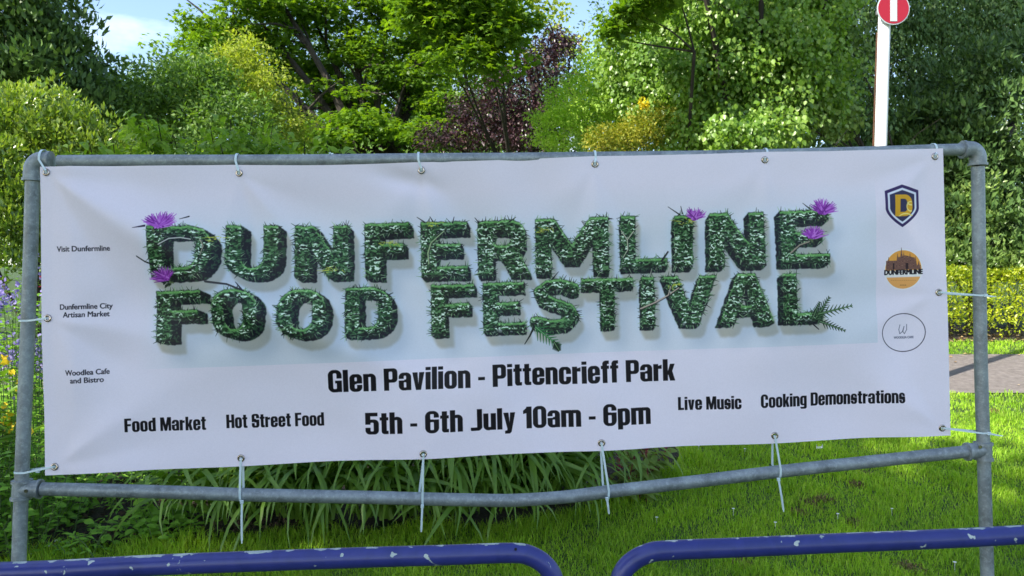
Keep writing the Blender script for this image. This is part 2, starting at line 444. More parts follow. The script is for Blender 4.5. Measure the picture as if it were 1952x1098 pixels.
# title letters, heavy and wide
def tglyph(ch, X, Y, w):
    S, T = .27, .185
    def Q(a, b, c, d, r=0.17): return rr(X, Y, a, b, c, d, r)
    def B(a, b, c, d): return (X >= a) & (X <= b) & (Y >= c) & (Y <= d)
    if ch == 'D': return (B(0, .5 * w, 0, 1) | Q(0, w, 0, 1, .42)) & ~(B(S, w - S - .2, T, 1 - T) | Q(S, w - S, T, 1 - T, .2))
    if ch == 'O': return Q(0, w, 0, 1, .42) & ~Q(S - .01, w - S + .01, T, 1 - T, .19)
    if ch == 'U': return (B(0, S, .4, 1) | B(w - S, w, .4, 1) | Q(0, w, 0, .9, .4) & (Y < .5)) & ~(Q(S, w - S, T, 1.5, .2))
    if ch == 'N': return B(0, S, 0, 1) | B(w - S, w, 0, 1) | poly(X, Y, [(0, 1), (.34, 1), (w, 0), (w - .36, 0)])
    if ch == 'F': return B(0, S, 0, 1) | B(0, w, 1 - T, 1) | B(0, w - .1, .42, .62)
    if ch == 'E': return B(0, S, 0, 1) | B(0, w, 1 - T, 1) | B(0, w - .12, .41, .60) | B(0, w, 0, T)
    if ch == 'R': return ((B(0, S, 0, 1) | (Q(0, w - .06, .36, 1, .27))) | B(0, .5 * w, .36, 1)) & ~Q(S, w - .06 - .27, .55, .8, .1) | poly(X, Y, [(.36, .42), (.68, .48), (w + .02, 0), (w - .34, 0)])
    if ch == 'M': return B(0, S, 0, 1) | B(w - S, w, 0, 1) | poly(X, Y, [(0, 1), (.33, 1), (w / 2, .52), (w - .33, 1), (w, 1), (w / 2 + .13, .2), (w / 2 - .13, .2)])
    if ch == 'L': return B(0, S, 0, 1) | B(0, w, 0, T)
    if ch == 'I': return B(0, w, 0, 1)
    if ch == 'T': return B(0, w, 1 - T, 1) | B(w / 2 - S / 2, w / 2 + S / 2, 0, 1)
    if ch == 'V': return poly(X, Y, [(0, 1), (.32, 1), (w / 2, .36), (w - .32, 1), (w, 1), (w / 2 + .17, 0), (w / 2 - .17, 0)])
    if ch == 'A': return poly(X, Y, [(0, 0), (.3, 0), (w / 2, .72), (w - .3, 0), (w, 0), (w / 2 + .17, 1), (w / 2 - .17, 1)]) | (B(.2, w - .2, .20, .37))
    if ch == 'S':
        pts = [(w - .12, .80), (w * .62, .89), (w * .38, .88), (w * .2, .76), (w * .26, .62), (w * .5, .52), (w * .76, .42), (w * .85, .27), (w * .7, .13), (w * .4, .10), (.1, .19)]
        m = np.zeros(X.shape, bool)
        for (xa, ya), (xb, yb) in zip(pts, pts[1:]):
            dx, dy = xb - xa, yb - ya; t = np.clip(((X - xa) * dx + (Y - ya) * dy) / (dx * dx + dy * dy), 0, 1)
            m |= np.hypot(X - xa - t * dx, Y - ya - t * dy) < .112
        return m
row1 = [('D', 289, 408, 429, 527), ('U', 432, 531, 427, 527), ('N', 561, 663, 426, 527), ('F', 693, 780, 421, 527), ('E', 800, 891, 419, 526),
        ('R', 909, 1010, 417, 524), ('M', 1020, 1161, 414, 520), ('L', 1183, 1273, 410, 511), ('I', 1285, 1322, 410, 509), ('N', 1351, 1456, 405, 507), ('E', 1484, 1576, 401, 503)]
row2 = [('F', 298, 392, 553, 650), ('O', 409, 498, 550, 642), ('O', 533, 624, 549, 642), ('D', 658, 747, 546, 640), ('F', 820, 905, 541, 638), ('E', 920, 1001, 537, 633),
        ('S', 1010, 1107, 531, 631), ('T', 1108, 1209, 530, 625), ('I', 1222, 1250, 527, 623), ('V', 1263, 1368, 525, 620), ('A', 1368, 1473, 521, 617), ('L', 1488, 1565, 520, 612)]
def paint_title():
    # pale blue picture panel behind the letters
    xl, yt = pc(255, 380); xr, yb = pc(1672, 655); xr2, yb2 = pc(400, 697)
    yy, xx = np.mgrid[0:CH, 0:CW].astype(np.float32)
    fade = np.clip((xx - xl) / 160, 0, 1) * np.clip((yy - yt + 10) / 130, 0, 1) * (xx < xr) * (yy < (yb + yb2) / 2)
    nz_ = vnoise(CH, CW, 130, 260, 3)
    pan = np.stack([0.80 + 0.07 * nz_, 0.83 + 0.05 * nz_, 0.88 + 0.03 * nz_], -1)
    global art
    art = art * (1 - 0.9 * fade[..., None]) + pan * 0.9 * fade[..., None]
    M = np.zeros((CH, CW), np.float32)
    wob = (vnoise(CH, CW, 9, 9, 5, 2) - .5) * 4.5; wob2 = (vnoise(CH, CW, 9, 9, 6, 2) - .5) * 4.5
    for ch, u0, u1, v0, v1 in row1 + row2:
        x0, y0 = pc(u0, v0); x1, _ = pc(u1, v1); _, y1 = pc((u0 + u1) / 2, v1); _, y0 = pc((u0 + u1) / 2, v0)
        wd = (x1 - x0) / (y1 - y0)
        a, b, c, d = int(x0 - 10), int(x1 + 10), int(y0 - 10), int(y1 + 10)
        Y, X = np.mgrid[c:d, a:b].astype(np.float32)
        X = X + wob[c:d, a:b]; Y = Y + wob2[c:d, a:b]
        M[c:d, a:b] = np.maximum(M[c:d, a:b], tglyph(ch, (X - x0) / (y1 - y0), (y1 - Y) / (y1 - y0), wd))
    # body of the letters: the faces pushed back towards one vanishing point
    vx, vy = pc(1080, 840)
    body = M.copy(); depth = M * 0
    ys, xs = np.mgrid[0:CH, 0:CW].astype(np.float32)
    for k in range(1, 15):
        s = 1 - 0.0020 * k
        sx = np.clip(vx + (xs - vx) / s, 0, CW - 1).astype(int); sy = np.clip(vy + (ys - vy) / s, 0, CH - 1).astype(int)
        sh = M[sy, sx]
        depth = np.where((sh > 0) & (body < .5), k, depth); body = np.maximum(body, sh)
    # cast shadows: tan below, blue light around
    def shift(a, dx, dy):
        o = np.zeros_like(a); o[max(dy, 0):CH + min(dy, 0), max(dx, 0):CW + min(dx, 0)] = a[max(-dy, 0):CH - max(dy, 0), max(-dx, 0):CW - max(dx, 0)]; return o
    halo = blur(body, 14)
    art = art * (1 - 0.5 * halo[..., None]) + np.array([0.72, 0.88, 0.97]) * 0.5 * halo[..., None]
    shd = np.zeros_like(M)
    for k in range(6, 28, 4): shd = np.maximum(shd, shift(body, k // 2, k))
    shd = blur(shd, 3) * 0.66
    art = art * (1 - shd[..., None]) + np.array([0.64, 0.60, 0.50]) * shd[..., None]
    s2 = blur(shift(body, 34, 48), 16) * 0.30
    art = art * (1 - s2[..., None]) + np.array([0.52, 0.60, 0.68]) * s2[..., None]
    # sides
    g1 = vnoise(CH, CW, 5, 5, 11, 3); g2 = vnoise(CH, CW, 3, 9, 12, 2); g3 = vnoise(CH, CW, 16, 16, 13, 2)
    k = np.clip((g1 - 0.5) * 6, 0, 1)[..., None] * 0.55
    side = np.array([0.085, 0.09, 0.13]) * (1 - k) + np.array([0.24, 0.44, 0.27]) * k
    sm = np.clip(blur(body, 1) * 1.3, 0, 1)[..., None]
    art = art * (1 - sm) + side * sm
    # faces
    rowp = 0.5 + 0.5 * np.sin(ys / 2.2 + 11 * vnoise(CH, CW, 10, 9, 15, 2))
    base = np.array([0.15, 0.27, 0.16]) + (g1[..., None] - .5) * np.array([.3, .55, .3])
    lg = np.clip((rowp * 0.55 + g2 * 0.75 - 0.66) * 4.5, 0, 1)[..., None]
    base = base * (1 - lg) + np.array([0.36, 0.53, 0.34]) * lg
    wh = np.clip((rowp * 0.5 + vnoise(CH, CW, 2.4, 7, 19, 2) * 0.9 - 0.83) * 9, 0, 1)[..., None] * np.clip((g3 - 0.35) * 5, 0, 1)[..., None]
    base = base * (1 - wh) + np.array([0.90, 0.97, 0.90]) * wh
    dk = np.clip((0.42 - vnoise(CH, CW, 4, 8, 21, 2)) * 7, 0, 1)[..., None] * .85
    base = base * (1 - dk) + np.array([0.05, 0.07, 0.07]) * dk
    topedge = np.clip(M - shift(M, 0, 7), 0, 1); topedge = blur(topedge, 1)[..., None]
    base = base * (1 - .75 * topedge) + np.array([0.50, 0.76, 0.42]) * .75 * topedge
    botedge = blur(np.clip(M - shift(M, 0, -6), 0, 1), 1)[..., None]
    base = base * (1 - .55 * botedge) + np.array([0.05, 0.06, 0.08]) * .55 * botedge
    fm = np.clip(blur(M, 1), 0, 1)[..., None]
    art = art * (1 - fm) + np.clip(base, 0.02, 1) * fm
    # thorns along the edges
    gr = np.random.default_rng(31)
    gy = np.diff(M, axis=0, prepend=0); gx = np.diff(M, axis=1, prepend=0)
    ey, ex = np.nonzero((abs(gy) + abs(gx)) > .5)
    for i in gr.choice(len(ey), 2800, replace=False):
        y, x = ey[i], ex[i]; a_ = gr.normal(0, .5)
        nx, ny = -gx[y, x], -gy[y, x]
        ang = math.atan2(ny, nx) + a_; L = gr.uniform(5, 15)
        c = [(0.12, 0.2, 0.12), (0.08, 0.09, 0.1), (0.38, 0.54, 0.38), (0.62, 0.74, 0.56)][gr.integers(4)]
        line(x, y, x + L * math.cos(ang), y + L * math.sin(ang), 2.2, 0.6, c, .9)
    for (u, v) in ((410, 455), (630, 512), (822, 424), (1040, 436), (1310, 420), (1290, 543), (745, 462)):   # yellow tufts
        x, y = pc(u, v)
        for _ in range(16):
            xx_, yy_ = x + gr.normal(0, 12), y + gr.normal(0, 4)
            line(xx_, yy_, xx_ + gr.normal(0, 9), yy_ + gr.normal(0, 4), 2.6, .8, (0.78, 0.80, 0.30), .75)
    def tw(pts, w0=4, w1=1.5, col=(0.62, 0.60, 0.50)):
        pline([tuple(a + 1.5 for a in pc(*p)) for p in pts], w0 + 1, w1 + .5, (0.12, 0.12, 0.14), .7); pline([pc(*p) for p in pts], w0, w1, col)
    tw([(312, 465), (330, 454), (350, 452), (368, 455)], 3, 3, (.75, .75, .72))
    tw([(385, 455), (392, 468), (388, 485)], 3, 2)
    tw([(400, 535), (440, 540), (470, 552), (450, 545)], 4, 2, (.2, .2, .22)); tw([(466, 549), (455, 536)], 3, 1, (.15, .15, .18))
    tw([(265, 487), (280, 497), (296, 503)], 2, 3, (.13, .13, .16)); tw([(816, 500), (814, 480), (820, 460), (845, 437)], 4, 3, (.6, .68, .5))
    tw([(1185, 440), (1196, 456), (1208, 440)], 3, 3, (.72, .72, .62)); tw([(1196, 456), (1197, 475), (1188, 490)], 3, 2, (.72, .72, .62))
    tw([(1222, 588), (1250, 576), (1275, 562), (1295, 548)], 4, 3, (.74, .66, .60)); tw([(1275, 562), (1280, 545)], 3, 2, (.74, .66, .60))
    tw([(1503, 482), (1520, 467), (1545, 458), (1565, 448)], 4, 3, (.6, .55, .48)); tw([(1500, 425), (1540, 428), (1560, 420)], 2, 2, (.2, .22, .2))
    tw([(1262, 496), (1274, 478)], 4, 2, (.12, .12, .13)); tw([(1240, 525), (1243, 512)], 3, 2, (.6, .6, .55))
    for a, b in (((1273, 393), (1295, 408)), ((1297, 392), (1300, 406)), ((793, 410), (808, 420)), ((818, 409), (824, 419)), ((864, 409), (861, 421)), ((904, 411), (912, 421)), ((983, 411), (970, 420)), ((1065, 517), (1052, 532)), ((1528, 387), (1540, 397)), ((345, 416), (362, 411))):
        line(*pc(*a), *pc(*b), 1.2, 3.4, (0.10, 0.09, 0.13))
    # leaves
    def leaf(u, v, u2, v2, col, sp=9):
        x0, y0 = pc(u, v); x1, y1 = pc(u2, v2); dx, dy = x1 - x0, y1 - y0; L = math.hypot(dx, dy); nx, ny = -dy / L, dx / L
        line(x0, y0, x1, y1, 7, 2, col)
        for t in np.linspace(.1, .95, 8):
            for s in (-1, 1):
                q = sp * (1.3 - t) * 1.4
                bx, by = x0 + dx * t, y0 + dy * t
                line(bx, by, bx + dx / L * q * .9 + nx * s * q, by + dy / L * q * .9 + ny * s * q, 4.5, 1, col)
        line(x0, y0, x1, y1, 1.6, 1, (0.55, 0.72, 0.5))
    leaf(1019, 622, 1066, 660, (.16, .42, .22), 15); leaf(1056, 652, 1066, 668, (.13, .2, .15), 8); pline([pc(1018, 622), pc(1010, 640), pc(1000, 656)], 6, 2, (.1, .12, .12))
    leaf(1552, 604, 1577, 566, (.12, .20, .13), 10); leaf(1555, 598, 1622, 582, (.17, .27, .16), 11); leaf(1545, 606, 1558, 575, (.12, .18, .13), 7)
    leaf(1560, 612, 1608, 630, (.13, .20, .15), 8); tw([(1540, 612), (1556, 626)], 4, 2, (.12, .13, .15))
    # thistle heads
    def thistle(u, v, r, ang, spread, n_=70, bulb=True):
        r = r * 1.05
        x, y = pc(u, v)
        if bulb:
            for _ in range(26):
                a_ = gr.uniform(0, 6.28); q = r * .34 * math.sqrt(gr.random())
                bx, by = x + q * math.cos(a_) - math.cos(ang) * r * .25, y + q * .8 * math.sin(a_) - math.sin(ang) * r * .25
                line(bx, by, bx + gr.normal(0, 3), by + gr.normal(0, 3), 5, 3, [(0.16, .22, .15), (.35, .42, .27), (.1, .12, .12)][gr.integers(3)])
        for _ in range(n_):
            a_ = ang + gr.uniform(-spread, spread); L = r * gr.uniform(.65, 1.05) * (1 - .12 * abs(a_ - ang) ** 2)
            c = [(0.56, .22, .66), (.66, .34, .76), (.44, .14, .54), (.74, .46, .82)][gr.integers(4)]
            bx, by = x + gr.normal(0, r * .1), y + gr.normal(0, r * .05)
            line(bx, by, bx + L * math.cos(a_), by + L * math.sin(a_) * .8, 4, 1.2, c)
    U = -math.pi / 2
    thistle(311, 430, 46, U + .02, 1.35, 120); thistle(319, 531, 40, U - .5, 1.35, 100)
    thistle(1324, 416, 34, U + .1, 1.3, 90, False); thistle(1564, 405, 44, U + .15, 1.3, 110); thistle(1545, 452, 38, U + .1, 1.35, 95)
    for s in (-1, 1): line(*pc(285, 430 + s), *pc(263, 434), 3, 1, (.2, .15, .25))
paint_title()
anton('Glen Pavilion - Pittencrieff Park', 627, 748, 1287, 726, 42)
anton('5th - 6th July 10am - 6pm', 697, 829, 1241, 809, 41)
anton('Food Market', 241, 824, 392, 820, 26)
anton('Hot Street Food', 431, 817, 617, 813, 26)
anton('Live Music', 1293, 783, 1412, 779, 25)
anton('Cooking Demonstrations', 1449, 777, 1723, 768, 25)
caption('Visit Dunfermline', 112, 479, 214, 478, 10, bold=.012)
caption('Dunfermline City', 119, 589, 215, 588, 10, bold=.012)
caption('Artisan Market', 125, 604, 210, 603, 10, bold=.012)
caption('Woodlea Cafe', 130, 714, 210, 713, 10, bold=.012)
caption('and Bistro', 140, 729, 200, 728, 10, bold=.012)
# shield badge with a yellow D
def shield(k):
    def fn(X, Y):
        X = (X - .5) * 2 / k; Y = (Y - .5) * 2 / k
        top = Y < 1 - .28 * abs(X)
        low = np.where(Y < -.1, abs(X) < 1 - (np.maximum(-.1 - Y, 0) / .9) ** 1.7, abs(X) < 1)
        return top & low & (abs(X) < 1) & (Y > -1)
    return fn
def bx(u0, v0, u1, v1):
    a = pc(u0, (v0 + v1) / 2)[0]; b = pc((u0 + u1) / 2, v0)[1]; c = pc(u1, (v0 + v1) / 2)[0]; d = pc((u0 + u1) / 2, v1)[1]; return a, b, c, d
b_ = bx(1683, 352, 1750, 433)
for k, c in ((1, (.22, .16, .36)), (.85, (.86, .88, .93)), (.74, (.20, .20, .33))): shape(*b_, shield(k), c)
shape(*bx(1702, 371, 1737, 412), lambda X, Y: ((X > 0) & (X < .55) & (Y > 0) & (Y < 1) | rr(X, Y, 0, 1, 0, 1, .42)) & ~((X > .3) & (X < .5) & (Y > .2) & (Y < .8) | rr(X, Y, .3, .7, .2, .8, .18)), (.85, .64, .15))
shape(*bx(1702, 371, 1737, 412), lambda X, Y: (abs(np.hypot(X - .95, Y - .9) - .38) < .035) & (X > .7) & (X < .98) | (abs(np.hypot(X - .9, Y - .45) - .22) < .03) & (X < .97) | (abs(np.hypot(X - .6, Y + .5) - .62) < .03) & (Y > .0) & (X > .1), (.93, .86, .50))
# round badge: abbey over a sandy disc
b_ = bx(1684, 475, 1757, 552)
shape(*b_, lambda X, Y: np.hypot(X - .5, Y - .5) < .5, (.93, .93, .94)); shape(*b_, lambda X, Y: np.hypot(X - .5, Y - .5) < .475, (.90, .63, .28))
shape(*b_, lambda X, Y: (np.hypot(X - .5, Y - .5) < .47) & (Y < .33), (.92, .66, .38)); shape(*b_, lambda X, Y: (np.hypot(X - .5, Y - .5) < .49) & (Y > .31) & (Y < .48), (.92, .90, .88))
def abbey(X, Y):
    m = (Y > .47) & (np.hypot(X - .5, Y - .5) < .5) & (((X > .05) & (X < .38) & (Y < .68)) | ((X > .34) & (X < .80) & (Y < .80 - .25 * abs(X - .55))) | ((X > .78) & (X < .95) & (Y < .56)))
    for tx, th, tb in ((.12, .78, .03), (.36, .86, .035), (.46, 1.0, .04), (.52, .9, .03), (.68, .86, .03), (.82, .78, .03), (.9, .66, .03)): m |= (abs(X - tx) < tb * (th - Y) / (th - .47) * 1.6) & (Y > .47) & (Y < th)
    return m
shape(b_[0], b_[1] - 7, b_[2], b_[3], abbey, (.36, .24, .24))
shape(b_[0], b_[1] - 7, b_[2], b_[3], lambda X, Y: abbey(X, Y) & (np.sin(X * 60 + 9 * np.sin(Y * 31)) * np.sin(Y * 57 + 7 * np.sin(X * 43)) > .15), (.62, .46, .36))
shape(b_[0], b_[1] - 7, b_[2], b_[3], lambda X, Y: ((abs(X - .6) < .035) | (abs(X - .25) < .02)) & (Y > .48) & (Y < .62), (.2, .13, .15))
caption('DUNFERMLINE', 1685, 523, 1757, 522, 9, (.12, .10, .14), .03)
caption('ABBEY TOWN', 1699, 536, 1742, 536, 2.6, (.62, .40, .22), 0, .0)
for q in range(12): line(*pc(1698 + q * 4, 534), *pc(1700 + q * 4, 534), 1.4, 1.4, (.72, .48, .26), .7)
for q in range(3): line(*pc(1716 + q * 4, 543), *pc(1718 + q * 4, 543), 1.8, 1.8, (.5, .35, .22), .8)
# oval badge with thin script W
b_ = bx(1681, 597, 1764, 671)
shape(*b_, lambda X, Y: (np.hypot(X - .5, Y - .5) < .5) & (np.hypot((X - .5) / .968, (Y - .5) / .962) > .5), (.13, .10, .17))
wp = [(1716, 619), (1714, 628), (1716, 636), (1721, 632), (1724, 622), (1722, 632), (1725, 636), (1729, 628), (1729, 618)]
pline([pc(*p) for p in wp], 1.7, 1.7, (.35, .35, .42))
caption('WOODLEA CAFE', 1705, 645, 1742, 645, 4, (.45, .45, .52), .02, .85)
EYELETS = [(93, 330), (453, 327), (800, 320), (1132, 313), (1458, 306), (1782, 298), (97, 608), (105, 890), (461, 874), (807, 863), (1145, 846), (1475, 828), (1786, 558), (1795, 818)]
ec = [pc(*e) for e in EYELETS]
yy, xx = np.mgrid[0:CH, 0:CW].astype(np.float32)
for x, y in ec:
    X0, X1, Y0, Y1 = int(x - 20), int(x + 20), int(y - 20), int(y + 20)
    d = np.hypot(xx[Y0:Y1, X0:X1] - x, yy[Y0:Y1, X0:X1] - y); alpha[Y0:Y1, X0:X1] = (d > 4.6)
# faint ink grain
art = art + (vnoise(CH, CW, 2, 2, 77, 1)[..., None] - .5) * .02
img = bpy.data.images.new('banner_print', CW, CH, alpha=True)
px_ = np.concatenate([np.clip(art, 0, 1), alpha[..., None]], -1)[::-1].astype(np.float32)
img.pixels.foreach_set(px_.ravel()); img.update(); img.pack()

# ------------------------------------------------------------------ materials of the place
def galv_mat():
    m, n, b = new_mat('galvanised_steel')
    t = N(n, 'ShaderNodeTexCoord')
    v = N(n, 'ShaderNodeTexVoronoi', Scale=90.0); n.links.new(t.outputs['Object'], v.inputs['Vector'])
    nz = N(n, 'ShaderNodeTexNoise', Scale=14.0, Detail=8.0, Roughness=0.7); n.links.new(t.outputs['Object'], nz.inputs['Vector'])
    n3 = N(n, 'ShaderNodeTexNoise', Scale=70.0, Detail=5.0, Roughness=0.75); n.links.new(t.outputs['Object'], n3.inputs['Vector'])
    r = ramp(n, [(0.25, (.11, .125, .135)), (0.5, (.23, .26, .275)), (0.78, (.38, .43, .45))], nz.outputs['Fac'])
    r3 = ramp(n, [(0.50, (0, 0, 0)), (0.75, (.7, .7, .7))], n3.outputs['Fac'])
    c = mixc(n, r3.outputs['Color'], r.outputs['Color'], (.46, .52, .53))
    n.links.new(c, b.inputs['Base Color'])
    b.inputs['Metallic'].default_value = 0.35
    rr_ = ramp(n, [(0.3, (.38,) * 3), (0.7, (.62,) * 3)], nz.outputs['Fac']); n.links.new(rr_.outputs['Color'], b.inputs['Roughness'])
    bp = N(n, 'ShaderNodeBump', Strength=0.25, Distance=0.002); n.links.new(n3.outputs['Fac'], bp.inputs['Height']); n.links.new(bp.outputs['Normal'], b.inputs['Normal'])
    return m
def barrier_mat():
    m, n, b = new_mat('chipped_blue_paint')
    t = N(n, 'ShaderNodeTexCoord'); g = N(n, 'ShaderNodeNewGeometry')
    nz = N(n, 'ShaderNodeTexNoise', Scale=19.0, Detail=4.5, Roughness=0.5, Distortion=0.7); n.links.new(t.outputs['Object'], nz.inputs['Vector'])
    n2 = N(n, 'ShaderNodeTexNoise', Scale=33.0, Detail=2.5, Roughness=0.5); n.links.new(t.outputs['Object'], n2.inputs['Vector'])
    sx = N(n, 'ShaderNodeSeparateXYZ'); n.links.new(g.outputs['Normal'], sx.inputs[0])
    # worn right through along the crown of the tube, where people lean and slide
    up = N(n, 'ShaderNodeMapRange'); up.inputs[1].default_value = 0.88; up.inputs[2].default_value = 1.0; up.inputs[3].default_value = 0.0; up.inputs[4].default_value = 0.20
    n.links.new(sx.outputs['Z'], up.inputs[0])
    ad = N(n, 'ShaderNodeMath', operation='ADD'); n.links.new(nz.outputs['Fac'], ad.inputs[0]); n.links.new(up.outputs[0], ad.inputs[1])
    c1 = ramp(n, [(0.70, (0, 0, 0)), (0.71, (1, 1, 1))], ad.outputs[0])
    c2 = ramp(n, [(0.685, (0, 0, 0)), (0.695, (1, 1, 1))], n2.outputs['Fac'])
    mxm = N(n, 'ShaderNodeMath', operation='MAXIMUM'); n.links.new(c1.outputs['Color'], mxm.inputs[0]); n.links.new(c2.outputs['Color'], mxm.inputs[1])
    n4 = N(n, 'ShaderNodeTexNoise', Scale=60.0, Detail=3.0); n.links.new(t.outputs['Object'], n4.inputs['Vector'])
    pc_ = ramp(n, [(0.3, (.022, .030, .16)), (0.7, (.034, .042, .22))], nz.outputs['Fac'])
    ch = ramp(n, [(0.3, (.30, .36, .36)), (0.7, (.46, .52, .50))], n4.outputs['Fac'])
    c = mixc(n, mxm.outputs[0], pc_.outputs['Color'], ch.outputs['Color']); n.links.new(c, b.inputs['Base Color'])
    b.inputs['Roughness'].default_value = 0.32
    inv = N(n, 'ShaderNodeMath', operation='MULTIPLY'); inv.inputs[1].default_value = -1; n.links.new(mxm.outputs[0], inv.inputs[0])
    add = N(n, 'ShaderNodeMath', operation='MULTIPLY_ADD'); add.inputs[1].default_value = 0.15; n.links.new(n4.outputs['Fac'], add.inputs[0]); n.links.new(inv.outputs[0], add.inputs[2])
    bp = N(n, 'ShaderNodeBump', Strength=0.6, Distance=0.0012); n.links.new(add.outputs[0], bp.inputs['Height']); n.links.new(bp.outputs['Normal'], b.inputs['Normal'])
    return m
M_galv = galv_mat(); M_blue = barrier_mat()
M_tie = plain('nylon_tie', (.62, .74, .78), .35)
M_tie.node_tree.nodes['Principled BSDF'].inputs['Subsurface Weight'].default_value = 0.0
M_eye = plain('nickel_eyelet', (.42, .37, .33), .16, 1.0)
M_bark = noise_mat('bark', [(0.3, (.014, .011, .009)), (0.7, (.055, .045, .035))], 9, .9, .6, 30, stretch=(1, 1, .25))
M_soil = noise_mat('soil', [(0.3, (.012, .009, .007)), (0.55, (.035, .025, .018)), (0.8, (.10, .075, .05))], 24, .95, 1.0, 60, dist=.03)
M_turf = noise_mat('turf_base', [(0.3, (.018, .04, .006)), (0.7, (.05, .10, .015))], 5, .95, .5, 60)
M_path = noise_mat('asphalt_path', [(0.25, (.10, .085, .078)), (0.6, (.19, .165, .155)), (0.8, (.26, .23, .21))], 16, .92, .5, 160, detail=10)
M_white = noise_mat('white_pole_paint', [(0.25, (.50, .50, .44)), (0.45, (.74, .74, .70)), (0.7, (.82, .82, .79))], 14, .4, .1, 20, stretch=(1, 1, .12))
M_red = plain('sign_red', (.29, .004, .016), .35); M_signw = plain('sign_white', (.42, .49, .52), .35); M_brown = noise_mat('brown_mottle', [(0.3, (.03, .012, .008)), (0.7, (.12, .045, .02))], 20, .8)
M_grey = plain('sign_back', (.25, .26, .27), .5, .5)
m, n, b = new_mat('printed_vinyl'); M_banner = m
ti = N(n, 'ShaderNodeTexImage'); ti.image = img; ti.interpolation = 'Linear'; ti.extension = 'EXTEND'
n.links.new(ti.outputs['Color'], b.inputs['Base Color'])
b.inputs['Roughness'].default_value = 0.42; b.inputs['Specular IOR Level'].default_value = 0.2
tb = N(n, 'ShaderNodeTexCoord'); nb = N(n, 'ShaderNodeTexNoise', Scale=700.0, Detail=2.0); n.links.new(tb.outputs['Object'], nb.inputs['Vector'])
bp = N(n, 'ShaderNodeBump', Strength=0.06, Distance=0.0005); n.links.new(nb.outputs['Fac'], bp.inputs['Height']); n.links.new(bp.outputs['Normal'], b.inputs['Normal'])
tp = N(n, 'ShaderNodeBsdfTransparent'); ms = N(n, 'ShaderNodeMixShader')
n.links.new(ti.outputs['Alpha'], ms.inputs[0]); n.links.new(tp.outputs[0], ms.inputs[1]); n.links.new(b.outputs[0], ms.inputs[2]); n.links.new(ms.outputs[0], n.nodes['Material Output'].inputs['Surface'])

# ------------------------------------------------------------------ the setting: ground, path, bed
def sheet(name, x0, x1, y0, y1, nx, ny, off, mat, keep=None, bump=0.0):
    xs = np.linspace(x0, x1, nx + 1); ys = np.linspace(y0, y1, ny + 1)
    X, Y = np.meshgrid(xs, ys); Z = ground_z(X, Y) + off
    if bump: Z = Z + bump * (vnoise(ny + 1, nx + 1, 3, 3, 4, 2) - .3)
    V = np.stack([X, Y, Z], -1).reshape(-1, 3); i = np.arange(nx)[None, :] + np.arange(ny)[:, None] * (nx + 1); i = i.ravel()
    T = np.stack([i, i + 1, i + nx + 2, i + nx + 1], -1)
    if keep is not None:
        c = V[T].mean(1); T = T[keep(c[:, 0], c[:, 1])]
        used = np.unique(T); mp_ = np.zeros(len(V), int); mp_[used] = np.arange(len(used)); V = V[used]; T = mp_[T]
    o = obj_np(name, V, T, mat, smooth=True, origin=(0, 0, 0)); return tag(o, kind='structure')
ys_ = sorted(set([-60, -20, 0, 3.2, 3.6, 4, 4.4, 4.8, 6, 8, 10, 12, 16, 22, 30, 45, 60, 120, 200]))
xs_ = [-200, -60, -20, -8, -4, 0, 4, 8, 20, 60, 200]
V = [(x, y, float(ground_z(x, y))) for y in ys_ for x in xs_]
T = [(j * len(xs_) + i, j * len(xs_) + i + 1, (j + 1) * len(xs_) + i + 1, (j + 1) * len(xs_) + i) for j in range(len(ys_) - 1) for i in range(len(xs_) - 1)]
tag(obj_np('lawn', V, T, M_turf, origin=(0, 0, 0)), 'mown green lawn sloping up from the banner to the path', kind='structure')
PATH0, PATH1 = GI(1900, 751).y, GI(1900, 677).y
HB = GI(1900, 652).y               # near edge of the strip under the hedge
def slant(x): return 0.02 * x      # the path runs very slightly away to the right
path = sheet('path', -14, 26, PATH0, PATH1, 40, 4, 0.012, M_path); path['label'] = 'grey tarmac footpath crossing behind the banner'
strip = sheet('soil_strip', 2, 26, HB, HB + 1.6, 24, 3, 0.010, M_soil); strip['label'] = 'brown soil strip under the golden hedge'
edge_px = [(60, 1064), (140, 1052), (260, 1040), (380, 1034), (480, 1022), (640, 1016), (820, 1006), (980, 1004), (1160, 962), (1240, 915), (1300, 878), (1290, 858)]
edge = [(GI(*e).x, GI(*e).y) for e in edge_px]
bed_poly = [(-9, 3.3), (-3.1, 3.9), (-2.66, 4.20)] + edge + [(1.2, 6.4), (0.2, 7.2), (-9, 7.4)]
def in_bed(x, y): return poly(np.asarray(x), np.asarray(y), bed_poly)
bed = sheet('flower_bed_soil', -9, 2, 3.2, 7.4, 150, 60, 0.02, M_soil, in_bed, 0.05); bed['label'] = 'dark soil of the flower bed behind the banner'

